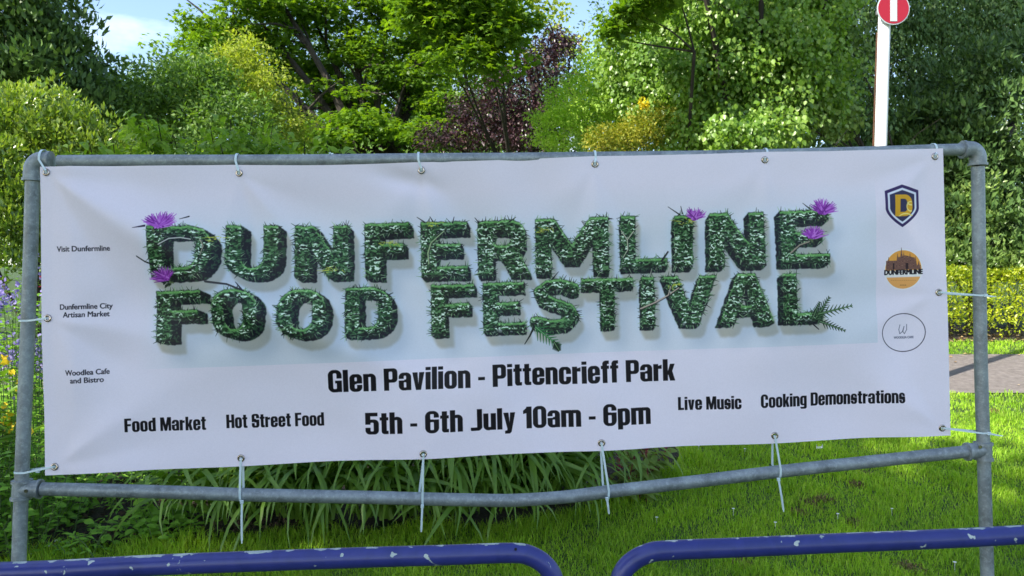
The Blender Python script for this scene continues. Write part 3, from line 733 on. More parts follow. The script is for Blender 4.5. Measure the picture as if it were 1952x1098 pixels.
# grass blades
M_grass = leaf_mat('grass_blade', [(.060, .145, .012), (.085, .20, .016), (.115, .245, .022), (.16, .27, .04), (.10, .17, .03)], .45, .35, (1.7, 1.5, .35), 0.9, gain=2.2, spec=.12)
M_thatch = leaf_mat('dry_thatch', [(.16, .11, .05), (.24, .18, .09), (.10, .07, .03), (.12, .14, .04)], .8, .2, (1, 1, .6), 3, warm=False)
def blades(x, y, z, h, wd, lean, segs=2):
    n_ = len(x); a = rng.uniform(0, 6.283, n_); b_ = rng.uniform(0, 6.283, n_)
    sx, sy = np.cos(a) * wd, np.sin(a) * wd; lx, ly = np.cos(b_) * lean * h, np.sin(b_) * lean * h
    V = np.zeros((n_, 5, 3))
    V[:, 0] = np.stack([x - sx, y - sy, z], -1); V[:, 1] = np.stack([x + sx, y + sy, z], -1)
    V[:, 2] = np.stack([x - sx * .75 + lx * .35, y - sy * .75 + ly * .35, z + h * .6], -1); V[:, 3] = np.stack([x + sx * .75 + lx * .35, y + sy * .75 + ly * .35, z + h * .6], -1)
    V[:, 4] = np.stack([x + lx, y + ly, z + h * (1 - .35 * lean)], -1)
    T = (np.arange(n_)[:, None, None] * 5 + np.array([[0, 1, 3], [0, 3, 2], [2, 3, 4]])[None]).reshape(-1, 3)
    return V.reshape(-1, 3), T
bare_px = [(1540, 962, .07), (1568, 955, .07), (1632, 925, .05), (1520, 978, .05), (1628, 998, .06), (1645, 905, .04), (1640, 770, .1), (1890, 785, .08), (1730, 1085, .08), (1410, 1075, .05)]
bare = [(GI(u, v).x, GI(u, v).y, r) for u, v, r in bare_px]
def lawn_points(n_, y0, y1):
    y = rng.uniform(y0, y1, n_); x = rng.uniform(-.75, .80, n_) * y
    k = ~in_bed(x, y) & ((y < PATH0 - .01) | ((y > PATH1 + .02) & (y < HB + .04))); x, y = x[k], y[k]
    for bx_, by_, br in bare:
        d = np.hypot((x - bx_), (y - by_) * .8); kk = (d > br * rng.uniform(.5, 1.1, len(x))) | (rng.random(len(x)) < .12); x, y = x[kk], y[kk]
    return x, y
Vs, Ts = [], []; base = 0
for (cnt, y0, y1, hh, ww) in ((150000, 3.0, 5.2, .042, .0022), (120000, 5.2, 7.2, .042, .0032), (110000, 7.2, 11.2, .040, .0045)):
    x, y = lawn_points(cnt, y0, y1); z = ground_z(x, y)
    edge_d = np.min([np.hypot(x - ex, (y - ey)) for ex, ey in edge], axis=0)
    h = hh * rng.uniform(.5, 1.5, len(x)) * (1 + .9 * np.exp(-(edge_d / .25) ** 2)) * (0.7 + .7 * np.sin(x * 5.1 + 2 * np.sin(y * 3.3)) ** 2)
    v, t = blades(x, y, z - .003, h, ww * rng.uniform(.6, 1.3, len(x)), rng.uniform(.1, 1.0, len(x)))
    Vs.append(v); Ts.append(t + base); base += len(v)
tag(obj_np('grass', np.concatenate(Vs), np.concatenate(Ts), M_grass, origin=(0, 0, 0)), 'short green grass blades of the lawn', 'grass', kind='stuff')
x, y, s = [], [], []
for bx_, by_, br in bare:
    k = 220; x.append(bx_ + rng.normal(0, br * .6, k)); y.append(by_ + rng.normal(0, br * .6, k))
x, y = np.concatenate(x), np.concatenate(y)
v, t = blades(x, y, ground_z(x, y), rng.uniform(.01, .035, len(x)), np.full(len(x), .004), rng.uniform(.6, 1.6, len(x)))
tag(obj_np('dead_grass', v, t, M_thatch, origin=(0, 0, 0)), 'brown dead grass tufts in the lawn near the barrier', 'dead grass', kind='stuff')

# ------------------------------------------------------------------ leaves
def tmpl(kind):
    if kind == 'oval':   # 4 tris, folded and drooping
        return np.array([(0, 0, 0), (-.24, .42, .05), (0, .5, -.02), (.24, .42, .05), (0, 1, -.12)]), np.array([(0, 2, 1), (0, 3, 2), (1, 2, 4), (2, 3, 4)])
    if kind == 'thin':
        return np.array([(0, 0, 0), (-.14, .45, .04), (0, 1, -.08), (.14, .45, .04)]), np.array([(0, 2, 1), (0, 3, 2)])
    if kind == 'round':
        return np.array([(0, 0, 0), (-.38, .28, .05), (-.36, .62, .04), (0, 1, -.10), (.36, .62, .04), (.38, .28, .05)]), np.array([(0, 3, 2), (0, 2, 1), (0, 4, 3), (0, 5, 4)])
    if kind == 'star':   # five-lobed maple leaf
        r = [.0, .55, .30, .62, .36, .70, .36, .62, .30, .55]; a = [-90, -20, 12, 40, 62, 90, 118, 140, 168, 200]
        pts = [(0, 0, 0)] + [(r[i] * math.cos(R(a[i])), .35 + r[i] * math.sin(R(a[i])), -.12 * (r[i] > .5)) for i in range(1, 10)] + [(0, .35, .03)]
        n_ = 10; return np.array(pts), np.array([(n_, i, (i + 1) % 10) for i in range(10)])
    if kind == 'blob':
        return np.array([(0, 0, 0), (-.4, .35, .1), (-.1, 1, -.1), (.35, .8, .08), (.4, .2, -.05)]), np.array([(0, 2, 1), (0, 3, 2), (0, 4, 3)])
def scatter(tm, pos, dirv, nrm, size):
    """instances of a leaf template as one vertex array"""
    TV, TF = tm; d = dirv / (np.linalg.norm(dirv, axis=1, keepdims=True) + 1e-9)
    nn = nrm - d * (nrm * d).sum(1, keepdims=True); nn /= np.linalg.norm(nn, axis=1, keepdims=True) + 1e-9
    xx_ = np.cross(d, nn)
    V = pos[:, None] + size[:, None, None] * (xx_[:, None] * TV[None, :, 0:1] + d[:, None] * TV[None, :, 1:2] + nn[:, None] * TV[None, :, 2:3])
    T = (np.arange(len(pos))[:, None, None] * len(TV) + TF[None]).reshape(-1, 3)
    return V.reshape(-1, 3), T
def crown_np(clumps, kind, size, per, spread, style):
    """clumps (n,3) centres; spread (sx, sz) radius of a clump; style picks how leaves hang"""
    C_ = np.asarray(clumps); n_ = len(C_) * per
    q = rng.normal(0, 1, (n_, 3)); q /= np.linalg.norm(q, axis=1, keepdims=True); q *= rng.uniform(.25, 1, (n_, 1)) ** .5
    sc_ = np.repeat(rng.uniform(.65, 1.3, len(C_)), per)[:, None]
    pos = np.repeat(C_, per, 0) + q * np.array([spread[0], spread[0], spread[1]]) * sc_
    rnd = rng.normal(0, 1, (n_, 3))
    if style == 'tier':      # flat layered sprays, leaves near level
        d = q * np.array([1, 1, .2]) + rnd * .35 + np.array([0, 0, -.25]); nn = np.array([0, 0, 1.0]) + rnd[:, ::-1] * .33
        pos[:, 2] -= .35 * spread[1] * (np.hypot(q[:, 0], q[:, 1]) ** 2)
    elif style == 'droop':   # hanging leaves facing outwards
        d = q * .4 + rnd * .45 + np.array([0, 0, -.9]); nn = q * .7 + rnd[:, ::-1] * .85 + np.array([0, -.4, .35])
    elif style == 'up':      # sprigs pointing up and out
        d = q * .8 + rnd * .4 + np.array([0, 0, .8]); nn = q + rnd[:, ::-1] * .7 + np.array([0, 0, .3])
    else:
        d = q + rnd * .5 + np.array([0, 0, -.1]); nn = rnd[:, ::-1] + np.array([0, -.2, .9])
    return scatter(tmpl(kind), pos, d, nn, size * rng.uniform(.6, 1.25, n_))
def lobe_clumps(lobes, dens, shell=.55):
    """lobes: (u, v, d, ru, rv, rd) in photograph pixels and metres -> clump centres in the world"""
    out = []
    for (u, v, d, ru, rv, rd) in lobes:
        c = P(u, v, d); rx, rz = ru / FPX * d, rv / FPX * d
        n_ = max(6, int(dens * (rx * rz + rx * rd + rz * rd) * 4))
        q = rng.normal(0, 1, (n_, 3)); q /= np.linalg.norm(q, axis=1, keepdims=True)
        flip = (q[:, 1] > .2) & (rng.random(n_) < .6); q[flip, 1] *= -1
        q *= rng.uniform(shell, 1.0, (n_, 1))
        a1, a2 = rng.uniform(0, 6, 2); q *= 1 + .17 * np.sin(q[:, :1] * 5 + q[:, 2:] * 4 + a1) + .15 * np.sin(q[:, :1] * 9 - q[:, 2:] * 8 + q[:, 1:2] * 6 + a2)
        out.append(np.array(c) + q * np.array([rx, rd, rz]))
    return np.concatenate(out)
def limbs(mb, base, lobes, r0, fork=.35, wig=.25):
    """trunk from the ground and one limb to each lobe"""
    cs = [P(l[0], l[1], l[2]) for l in lobes]; top = sum(cs, Vector()) / len(cs)
    bz = Vector(base); fk = bz.lerp(top, fork)
    fk.x = bz.x * .7 + fk.x * .3
    mb.tube(catmull([bz + Vector((0, 0, -.1)), bz.lerp(fk, .5) + Vector((random.uniform(-.1, .1), 0, 0)), fk], 4), [r0 * (1.25 - .35 * i / 8) for i in range(9)], 9)
    for c in cs:
        m_ = fk.lerp(c, .5) + Vector((random.uniform(-wig, wig), random.uniform(-wig, wig), random.uniform(0, wig)))
        p = catmull([fk, m_, c], 5); mb.tube(p, [r0 * .62 * (1 - .85 * i / (len(p) - 1)) for i in range(len(p))], 6)
        for _ in range(4):
            s_ = p[random.randrange(4, len(p))]; e_ = s_ + Vector((random.uniform(-1, 1), random.uniform(-1, .3), random.uniform(-.2, .8))) * (c - fk).length * .25
            mb.tube([s_, s_.lerp(e_, .5) + Vector((0, 0, .08)), e_], [r0 * .18, r0 * .12, r0 * .04], 5)
def tree(name, label, cat, base, lobes, kind, size, per, spread, style, mat, r0=.15, dens=3, shell=.55, group=None, fork=.35, extra=None):
    if isinstance(base, (int, float)):
        base = (float(base), lobes[0][2], 0)
    b0 = Vector((base[0], base[1], float(ground_z(base[0], base[1]))))
    root = empty(name, b0, label, cat, group)
    mb = MB(); limbs(mb, b0, lobes, r0, fork); mb.build('trunk' if r0 > .06 else 'stem', M_bark, root)
    cl = lobe_clumps(lobes, dens, shell)
    v, t = crown_np(cl, kind, size, per, spread, style)
    obj_np('crown', v, t, mat, root)
    for (nm, mt, lb, kd, sz, pr, sp, st, dn) in (extra or []):
        v, t = crown_np(lobe_clumps(lb, dn, shell), kd, sz, pr, sp, st); obj_np(nm, v, t, mt, root)
    return root
L_dark = leaf_mat('evergreen_leaf', [(.020, .055, .018), (.035, .085, .025), (.05, .11, .035)], .52, .15, gain=2.1, spec=.5)
L_oak = leaf_mat('shrub_leaf', [(.045, .11, .03), (.06, .14, .03), (.09, .17, .04)], .5, .35, gain=1.7, spec=.4)
L_gold = leaf_mat('yellow_and_sunlit_leaf', [(.13, .20, .03), (.18, .25, .045), (.24, .28, .07)], .5, .42, gain=1.4)  # yellow-green; on the birch it stands for golden sunlight
L_syc = leaf_mat('sycamore_leaf', [(.045, .13, .015), (.07, .17, .02), (.10, .21, .025)], .45, .45, (1.8, 1.7, .35), gain=1.4, spec=.4)
L_lime = leaf_mat('lime_tree_leaf', [(.05, .12, .022), (.075, .155, .03), (.11, .19, .045)], .36, .38, gain=2.15, spec=.5)
L_copper = leaf_mat('copper_beech_leaf', [(.020, .012, .022), (.035, .018, .03), (.06, .03, .042), (.13, .08, .09)], .35, .12, (1.4, .7, .8), spec=.6, gain=1.1, warm=False)
L_conif = leaf_mat('conifer_spray', [(.10, .19, .035), (.14, .24, .045), (.17, .26, .06)], .55, .4, gain=2.3)
L_yel = leaf_mat('yellow_variegated_leaf', [(.16, .21, .03), (.26, .27, .04), (.12, .2, .03), (.40, .36, .05)], .5, .35)
L_yflow = leaf_mat('yellow_bloom', [(.8, .62, .02), (.7, .55, .03)], .5, .3, (1, 1, .5), warm=False)
L_rhodo = leaf_mat('rhododendron_leaf', [(.025, .065, .028), (.04, .095, .035), (.06, .125, .045)], .33, .15, gain=1.6)
L_pale = leaf_mat('pale_glossy_leaf', [(.06, .13, .04), (.10, .18, .06), (.15, .24, .09)], .28, .3, gain=1.5)
L_laurel = leaf_mat('laurel_leaf', [(.06, .13, .03), (.10, .19, .03), (.17, .25, .05), (.14, .22, .04)], .25, .3, spec=.7, gain=1.4)
L_hedge = leaf_mat('golden_privet_leaf', [(.15, .24, .02), (.24, .31, .02), (.33, .37, .03)], .35, .4, spec=.5, gain=1.45)
L_herb = leaf_mat('herb_leaf', [(.05, .14, .025), (.075, .19, .03), (.11, .23, .04)], .5, .35, gain=2.2)
L_vib = leaf_mat('viburnum_leaf', [(.08, .18, .03), (.11, .22, .03), (.16, .27, .04)], .45, .42, patch=2, gain=1.6)
L_lily = leaf_mat('daylily_leaf', [(.075, .19, .03), (.10, .23, .035)], .38, .3, patch=3, gain=1.1, spec=.45)


# ------------------------------------------------------------------ trees and shrubs behind
# far wood that closes the view
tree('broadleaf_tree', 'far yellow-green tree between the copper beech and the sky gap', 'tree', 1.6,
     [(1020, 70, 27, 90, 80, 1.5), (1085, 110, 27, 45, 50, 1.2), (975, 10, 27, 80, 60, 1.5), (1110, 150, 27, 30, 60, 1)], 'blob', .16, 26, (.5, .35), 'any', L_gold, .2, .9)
far = [(-8.5, 'far dark green tree behind the left shrubs', [(330, 230, 30, 140, 80, 3), (250, 260, 30, 110, 90, 3), (420, 200, 30, 140, 110, 3), (350, 310, 28, 250, 50, 3)]),
       (-3.0, 'far green tree behind the sycamore trunks', [(560, 150, 32, 150, 170, 3), (700, 200, 32, 150, 120, 3), (600, 315, 30, 220, 50, 3), (850, 315, 30, 180, 50, 3)]),
       (0.5, 'far dark tree behind the copper beech', [(850, 160, 31, 170, 150, 3), (960, 230, 31, 170, 90, 3), (1060, 240, 31, 110, 80, 3), (1050, 315, 28, 200, 50, 3)]),
       (8.0, 'far dark tree behind the lime tree', [(1350, 120, 30, 210, 190, 3), (1200, 210, 30, 120, 110, 3), (1500, 180, 30, 200, 200, 3), (1300, 315, 28, 220, 50, 3)]),
       (19.0, 'far dark tree behind the white pole', [(1720, 100, 30, 230, 220, 3), (1930, 160, 30, 220, 240, 3), (1800, 330, 28, 260, 120, 3)]),
       (-21.0, 'far dark tree at the left edge behind the evergreen', [(0, 220, 29, 200, 130, 3), (120, 260, 29, 160, 110, 3)])]
for x, lb, lobes in far:
    tree('woodland_tree', lb, 'tree', x, lobes, 'oval', .17, 90, (.85, .65), 'any', L_dark, .3, .9, .5, 'far woodland trees')
# sycamore in the middle
random.seed(3)
syc = [(u, v, d, ru, rv, 1.2) for (u, v, d, ru, rv) in
       [(420, 62, 18, 62, 30), (480, 20, 18, 90, 40), (400, 98, 17.5, 55, 20), (520, 90, 18.5, 80, 34), (600, 40, 19, 95, 40), (680, 100, 19, 90, 38), (590, 140, 19.5, 80, 34),
        (740, 30, 19, 95, 45), (780, 150, 19, 95, 40), (660, 190, 19, 90, 34), (820, 90, 19.5, 80, 40), (720, 240, 18, 90, 32), (600, 262, 17.5, 90, 30), (850, 210, 19, 80, 36), (820, 265, 18, 80, 28), (500, 165, 19, 60, 30), (500, -50, 18, 100, 50), (640, -40, 19, 160, 50), (900, 20, 20, 90, 60)]]
tree('sycamore_tree', 'tall sycamore with layered bright green foliage and dark forked trunk', 'tree', -3.2, syc, 'star', .105, 62, (.5, .12), 'tier', L_syc, .24, 3.2, .3, fork=.5)
# trunk lines seen through the leaves
tree('broadleaf_tree', 'dark leafy tree right of the sycamore with leaning trunk', 'tree', -1.2,
     [(800, 130, 22, 110, 80, 1.6), (900, 180, 22, 100, 80, 1.6), (760, 230, 21, 110, 60, 1.4), (880, 270, 20, 90, 40, 1.2), (880, 60, 22, 120, 70, 1.6)], 'oval', .17, 30, (.55, .3), 'any', L_syc, .2, 1.6)
tree('maple_tree', 'dark maple bough with large leaves hanging above the copper beech', 'tree', (0.2, 17.5),
     [(850, 40, 12, 85, 60, .9), (930, 100, 12, 75, 48, .8), (800, 10, 12, 70, 50, .8), (960, 40, 12, 70, 50, .8), (900, -40, 12, 140, 50, 1)], 'star', .10, 56, (.32, .12), 'tier', L_syc, .05, 5.5, .3, fork=.45)
tree('copper_beech', 'copper beech with dark purple leaves', 'tree', 0.3,
     [(1060, 90, 16, 45, 34, .8), (1020, 140, 16, 80, 50, 1), (950, 200, 16, 90, 55, 1), (1010, 215, 16, 75, 45, 1), (930, 255, 16, 110, 38, 1), (860, 262, 16, 60, 30, .8), (990, 262, 15.5, 70, 30, .8)], 'oval', .085, 60, (.36, .2), 'tier', L_copper, .16, 6, .4)
# left side
tree('evergreen_tree', 'dark evergreen tree with long leaves at the top left corner', 'tree', -8.2,
     [(20, 40, 11, 130, 80, 1.2), (95, 40, 11, 72, 75, 1), (-60, 120, 11, 130, 110, 1.2), (60, 140, 11, 120, 60, 1), (150, 110, 11.3, 50, 55, .8), (190, 190, 11.5, 60, 60, .8), (70, -40, 11, 80, 50, 1), (130, 205, 11.4, 90, 50, .8)], 'oval', .12, 34, (.24, .16), 'up', L_dark, .16, 9, .35)
tree('leafy_shrub', 'dark green bushy shrub with small leaves under the sky gap', 'shrub', -5.6,
     [(295, 190, 12.5, 75, 52, .9), (260, 220, 12, 75, 70, .9), (370, 190, 12.4, 90, 70, .9), (410, 165, 12.6, 60, 55, .8), (440, 240, 12, 90, 60, .9), (350, 140, 12.8, 45, 24, .6)], 'oval', .078, 46, (.22, .18), 'any', L_oak, .08, 12, .5)
tree('sunlit_birch', 'birch left of the sycamore trunks, leaves coloured as in golden sunlight', 'tree', -4.2,
     [(470, 130, 13.5, 60, 60, .8), (510, 200, 13.5, 55, 70, .8), (440, 125, 13.5, 42, 36, .6), (560, 250, 13.5, 45, 40, .6), (400, 180, 13.8, 50, 60, .6)], 'oval', .072, 56, (.22, .22), 'any', L_gold, .08, 11, .5)  # golden sunlight is put into the leaf colour of this tree
# conifer, yellow shrub, lime tree
tree('golden_conifer', 'feathery golden green conifer beside the copper beech', 'conifer', 1.9,
     [(1060, 245, 13, 52, 50, .6), (1100, 200, 13, 62, 55, .7), (1150, 150, 13, 55, 50, .7), (1130, 240, 12.8, 85, 50, .8), (1180, 190, 13.2, 60, 60, .7)], 'oval', .055, 80, (.2, .14), 'any', L_conif, .1, 13, .6)
tree('yellow_shrub', 'yellow variegated shrub just above the banner rail', 'shrub', 1.75,
     [(1190, 265, 11.2, 66, 34, .5), (1240, 240, 11.2, 60, 36, .5), (1150, 270, 11.2, 40, 24, .4)], 'oval', .05, 50, (.17, .12), 'any', L_yel, .04, 22, .5,
     extra=[('bloom', L_yflow, [(1228, 198, 10.9, 8, 7, .08)], 'blob', .04, 14, (.06, .05), 'any', 40)])
tree('lime_tree', 'broad lime tree with drooping heart-shaped leaves filling the centre right', 'tree', 3.6,
     [(1220, 90, 12, 75, 70, .9), (1290, 150, 11.6, 110, 90, 1.1), (1340, 60, 11.6, 130, 90, 1.2), (1260, 10, 12, 100, 50, 1), (1400, 190, 11.5, 120, 80, 1), (1320, 240, 11.5, 100, 55, .8), (1520, 60, 11.8, 90, 110, 1), (1550, 170, 11.6, 80, 80, .9), (1400, 90, 11.8, 110, 110, 1),
      (1470, 110, 11.4, 110, 100, 1.1), (1480, -10, 12, 130, 60, 1.1), (1430, 262, 10.6, 90, 34, .7), (1190, 160, 12.2, 50, 50, .6)] + [(976 + x / y * 1500, 549 - (z - 1.5) / y * 1500, y, rx / y * 1500, rz / y * 1500, ry) for x, y, z, rx, ry, rz in ((0.95, 8.3, 8.9, 1.25, 1.3, 1.0), (3.0, 9.8, 8.8, 2.0, 1.8, 1.3), (5.0, 10.6, 9.0, 2.3, 1.9, 1.4))], 'round', .068, 52, (.23, .26), 'droop', L_lime, .09, 13, .55)  # last lobes, high above the view, are added to shade the crowns at right
tree('maple_tree', 'maple bough with fresh pointed leaves entering the top edge right of the sky gap', 'tree', (2.7, 13.0),
     [(1200, 22, 10, 46, 30, .5), (1250, -10, 10, 66, 34, .6), (1170, 60, 10, 16, 16, .3), (1560, 10, 9.5, 50, 26, .5), (1850, 20, 9.5, 50, 30, .5)][:3], 'star', .085, 46, (.2, .10), 'tier', L_syc, .025, 13, .3, fork=.9)
tree('beech_tree', 'shaded dark tree behind the white sign pole', 'tree', 8.4,
     [(1620, 40, 14, 120, 90, 1.3), (1720, 140, 14, 130, 110, 1.3), (1790, 20, 14, 140, 90, 1.4), (1900, 60, 14.5, 120, 110, 1.3), (1600, 190, 13.5, 120, 90, 1.1), (1660, 262, 13, 110, 50, 1), (1960, -20, 14, 120, 80, 1.3)], 'oval', .09, 52, (.36, .3), 'droop', L_dark, .12, 7, .45)
tree('ivy_clad_tree', 'pale glossy ivy leaves trailing on a dark stem left of the sign pole', 'climber', 6.0,
     [(1560, 90, 11.6, 44, 32, .3), (1535, 150, 11.5, 36, 50, .3), (1620, 90, 11.6, 34, 34, .3), (1500, 215, 11, 60, 44, .4), (1450, 265, 10.6, 60, 24, .4), (1560, 240, 11.2, 44, 44, .4), (1620, 225, 11.4, 24, 28, .3), (1520, 45, 11.8, 60, 30, .3)], 'round', .075, 26, (.15, .2), 'droop', L_pale, .05, 15, .6)
tree('rhododendron', 'tall rhododendron with whorled dark leaves beside the right frame post', 'shrub', 7.2,
     [(1850, 170, 12.2, 95, 75, .9), (1920, 260, 12, 120, 110, 1.1), (1800, 300, 12.2, 90, 110, 1), (1760, 240, 12.4, 80, 60, .8), (1850, 420, 12, 110, 110, 1), (1960, 420, 12, 110, 110, 1), (1740, 420, 12.3, 90, 100, 1), (1930, 120, 12.4, 70, 50, .8)], 'oval', .105, 36, (.20, .13), 'up', L_rhodo, .09, 12, .55)
tree('laurel_shrub', 'pale tipped glossy laurel growing between the rhododendron and the golden hedge', 'shrub', 6.6,
     [(1845, 400, 11.5, 50, 70, .4), (1800, 460, 11.5, 60, 60, .4), (1880, 480, 11.4, 60, 40, .4), (1960, 490, 11.4, 60, 40, .4)], 'oval', .085, 30, (.18, .13), 'up', L_pale, .04, 16, .5)
# understorey and side trees, so that the park goes on past the banner edges
for lb_, lobes_ in (('dark understorey shrub hidden mostly by the left half of the banner', [(250, 400, 15, 150, 120, 1.2), (450, 400, 15, 150, 120, 1.2), (120, 420, 14, 120, 110, 1)]), ('dark understorey shrub hidden mostly by the middle of the banner', [(700, 400, 16, 160, 110, 1.2), (950, 400, 16, 160, 110, 1.2)]),
                    ('dark understorey shrub hidden mostly by the right half of the banner', [(1200, 390, 15, 150, 110, 1.2), (1450, 390, 14, 160, 110, 1.2), (1620, 400, 13.5, 120, 100, 1)]), ('bushy shrub beyond the left edge of the picture', [(-250, 380, 9, 150, 160, 1.1), (-450, 400, 9, 150, 160, 1.1)])):
    tree('leafy_shrub', lb_, 'shrub', P(lobes_[0][0], 400, lobes_[0][2]).x, lobes_, 'oval', .11, 40, (.4, .35), 'any', L_oak, .06, 3, .6)
for k_, (x_, y_, z_) in enumerate(((-27, 26, 5), (-36, 24, 5.5), (-22, 19, 4.5), (30, 27, 5.5), (38, 24, 5), (22, 20, 5))):
    u_, v_ = 976 + x_ / y_ * 1500, 549 - (z_ - 1.5) / y_ * 1500; q_ = 1500 / y_
    tree('woodland_tree', 'broadleaf tree outside the picture on the %s, %s' % ('left' if x_ < 0 else 'right', ('nearest the frame edge', 'farthest out', 'standing in front of the others')[k_ % 3]), 'tree', (x_, y_),
         [(u_, v_, y_, 3.4 * q_, 2.6 * q_, 3), (u_ + 2.5 * q_, v_ + 2 * q_, y_, 2.8 * q_, 2.2 * q_, 2.4), (u_ - 2.5 * q_, v_ + 2 * q_, y_, 2.8 * q_, 2.2 * q_, 2.4)], 'oval', .2, 50, (.9, .7), 'any', L_oak, .26, .7, .5, 'far woodland trees')
# golden hedge: a clipped box of leaves on stems
hx0, hx1, hy0, hy1 = 3.6, 12.5, HB + .12, HB + 1.25
hz0 = float(ground_z(0, HB + .3)); top_h = P(1850, 512, HB + .1).z - hz0
root = empty('golden_hedge', (6.5, HB + .6, hz0), 'clipped golden privet hedge along the far side of the path', 'hedge')
n_ = 46000
q = rng.random((n_, 3)); face = rng.random(n_)
q[:, 1] = np.where(face < .5, rng.random(n_) ** 2.2 * .35, q[:, 1]); q[:, 2] = np.where((face > .5) & (face < .85), 1 - rng.random(n_) ** 2.2 * .2, q[:, 2])
pos = np.stack([hx0 + q[:, 0] * (hx1 - hx0), hy0 + q[:, 1] * (hy1 - hy0), hz0 + .06 + q[:, 2] * (top_h - .06)], -1)
pos[:, 1] += .05 * np.sin(pos[:, 0] * 4.1 + pos[:, 2] * 7) + rng.normal(0, .02, n_); pos[:, 2] += .025 * np.sin(pos[:, 0] * 5.3) + rng.normal(0, .015, n_) * (q[:, 2] > .9)
k = rng.random(n_) > .75 * (pos[:, 2] < hz0 + .22); pos = pos[k]
d = rng.normal(0, .6, (len(pos), 3)) + np.array([0, -.5, .5]); nn = rng.normal(0, .6, (len(pos), 3)) + np.array([0, -.6, .7])
v, t = scatter(tmpl('oval'), pos, d, nn, .050 * rng.uniform(.6, 1.3, len(pos))); obj_np('foliage', v, t, L_hedge, root)
mb = MB()
for i in range(46):
    x = hx0 + .1 + i * .19 + random.uniform(-.04, .04); y = random.uniform(hy0 + .25, hy0 + .6)
    for s_ in range(3):
        e_ = (x + random.uniform(-.16, .16), y + random.uniform(-.1, .1), hz0 + top_h * .8); mb.tube([(x, y, hz0 - .02), (x + random.uniform(-.04, .04), y, hz0 + .3), e_], [.012, .009, .004], 5)
mb.build('stems', M_bark, root); root.children[-1]['kind'] = 'stuff'
n_ = 900
pos = np.stack([rng.uniform(3, 13, n_), rng.uniform(HB - .05, HB + .6, n_), np.zeros(n_)], -1); pos[:, 2] = ground_z(pos[:, 0], pos[:, 1]) + .02
L_dry = leaf_mat('fallen_leaf', [(.30, .19, .09), (.42, .30, .17), (.2, .12, .06), (.5, .4, .28)], .8, .1, (1, 1, 1), warm=False)
v, t = scatter(tmpl('blob'), pos, rng.normal(0, 1, (n_, 3)) * [1, 1, .1], rng.normal(0, .3, (n_, 3)) + [0, 0, 1], rng.uniform(.03, .07, n_))
tag(obj_np('leaf_litter', v, t, L_dry, origin=(0, 0, 0)), 'dry brown leaves lying under the golden hedge', 'leaf litter', kind='stuff')
n_ = 130
pos = np.stack([rng.uniform(-2, 12, n_), rng.uniform(PATH0 + .05, PATH1 + .1, n_), np.zeros(n_)], -1); edge_bias = rng.random(n_) < .4; pos[edge_bias, 1] = PATH1 - .05 + rng.normal(0, .05, edge_bias.sum()); pos[:, 2] = ground_z(0, pos[:, 1]) + .025
v, t = scatter(tmpl('blob'), pos, rng.normal(0, 1, (n_, 3)) * [1, 1, .1], rng.normal(0, .2, (n_, 3)) + [0, 0, 1], rng.uniform(.025, .06, n_))
tag(obj_np('leaf_litter', v, t, L_dry, origin=(0, 0, 0)), 'scattered pale dry leaves on the tarmac path', 'leaf litter', kind='stuff')

# left bush: bright-tipped laurel above, dark below
tree('laurel_shrub', 'rounded glossy laurel bush with bright tips at the left edge above the frame corner', 'shrub', -4.0,
     [(70, 240, 6.6, 110, 62, .6), (-30, 240, 6.6, 100, 62, .6), (150, 262, 6.6, 75, 45, .5), (190, 290, 6.6, 60, 36, .4), (30, 330, 6.3, 110, 80, .6), (0, 440, 6.1, 90, 90, .5), (-60, 340, 6.3, 100, 100, .6), (90, 420, 6.4, 70, 90, .5)],
     'oval', .052, 30, (.11, .10), 'up', L_laurel, .035, 60, .7)
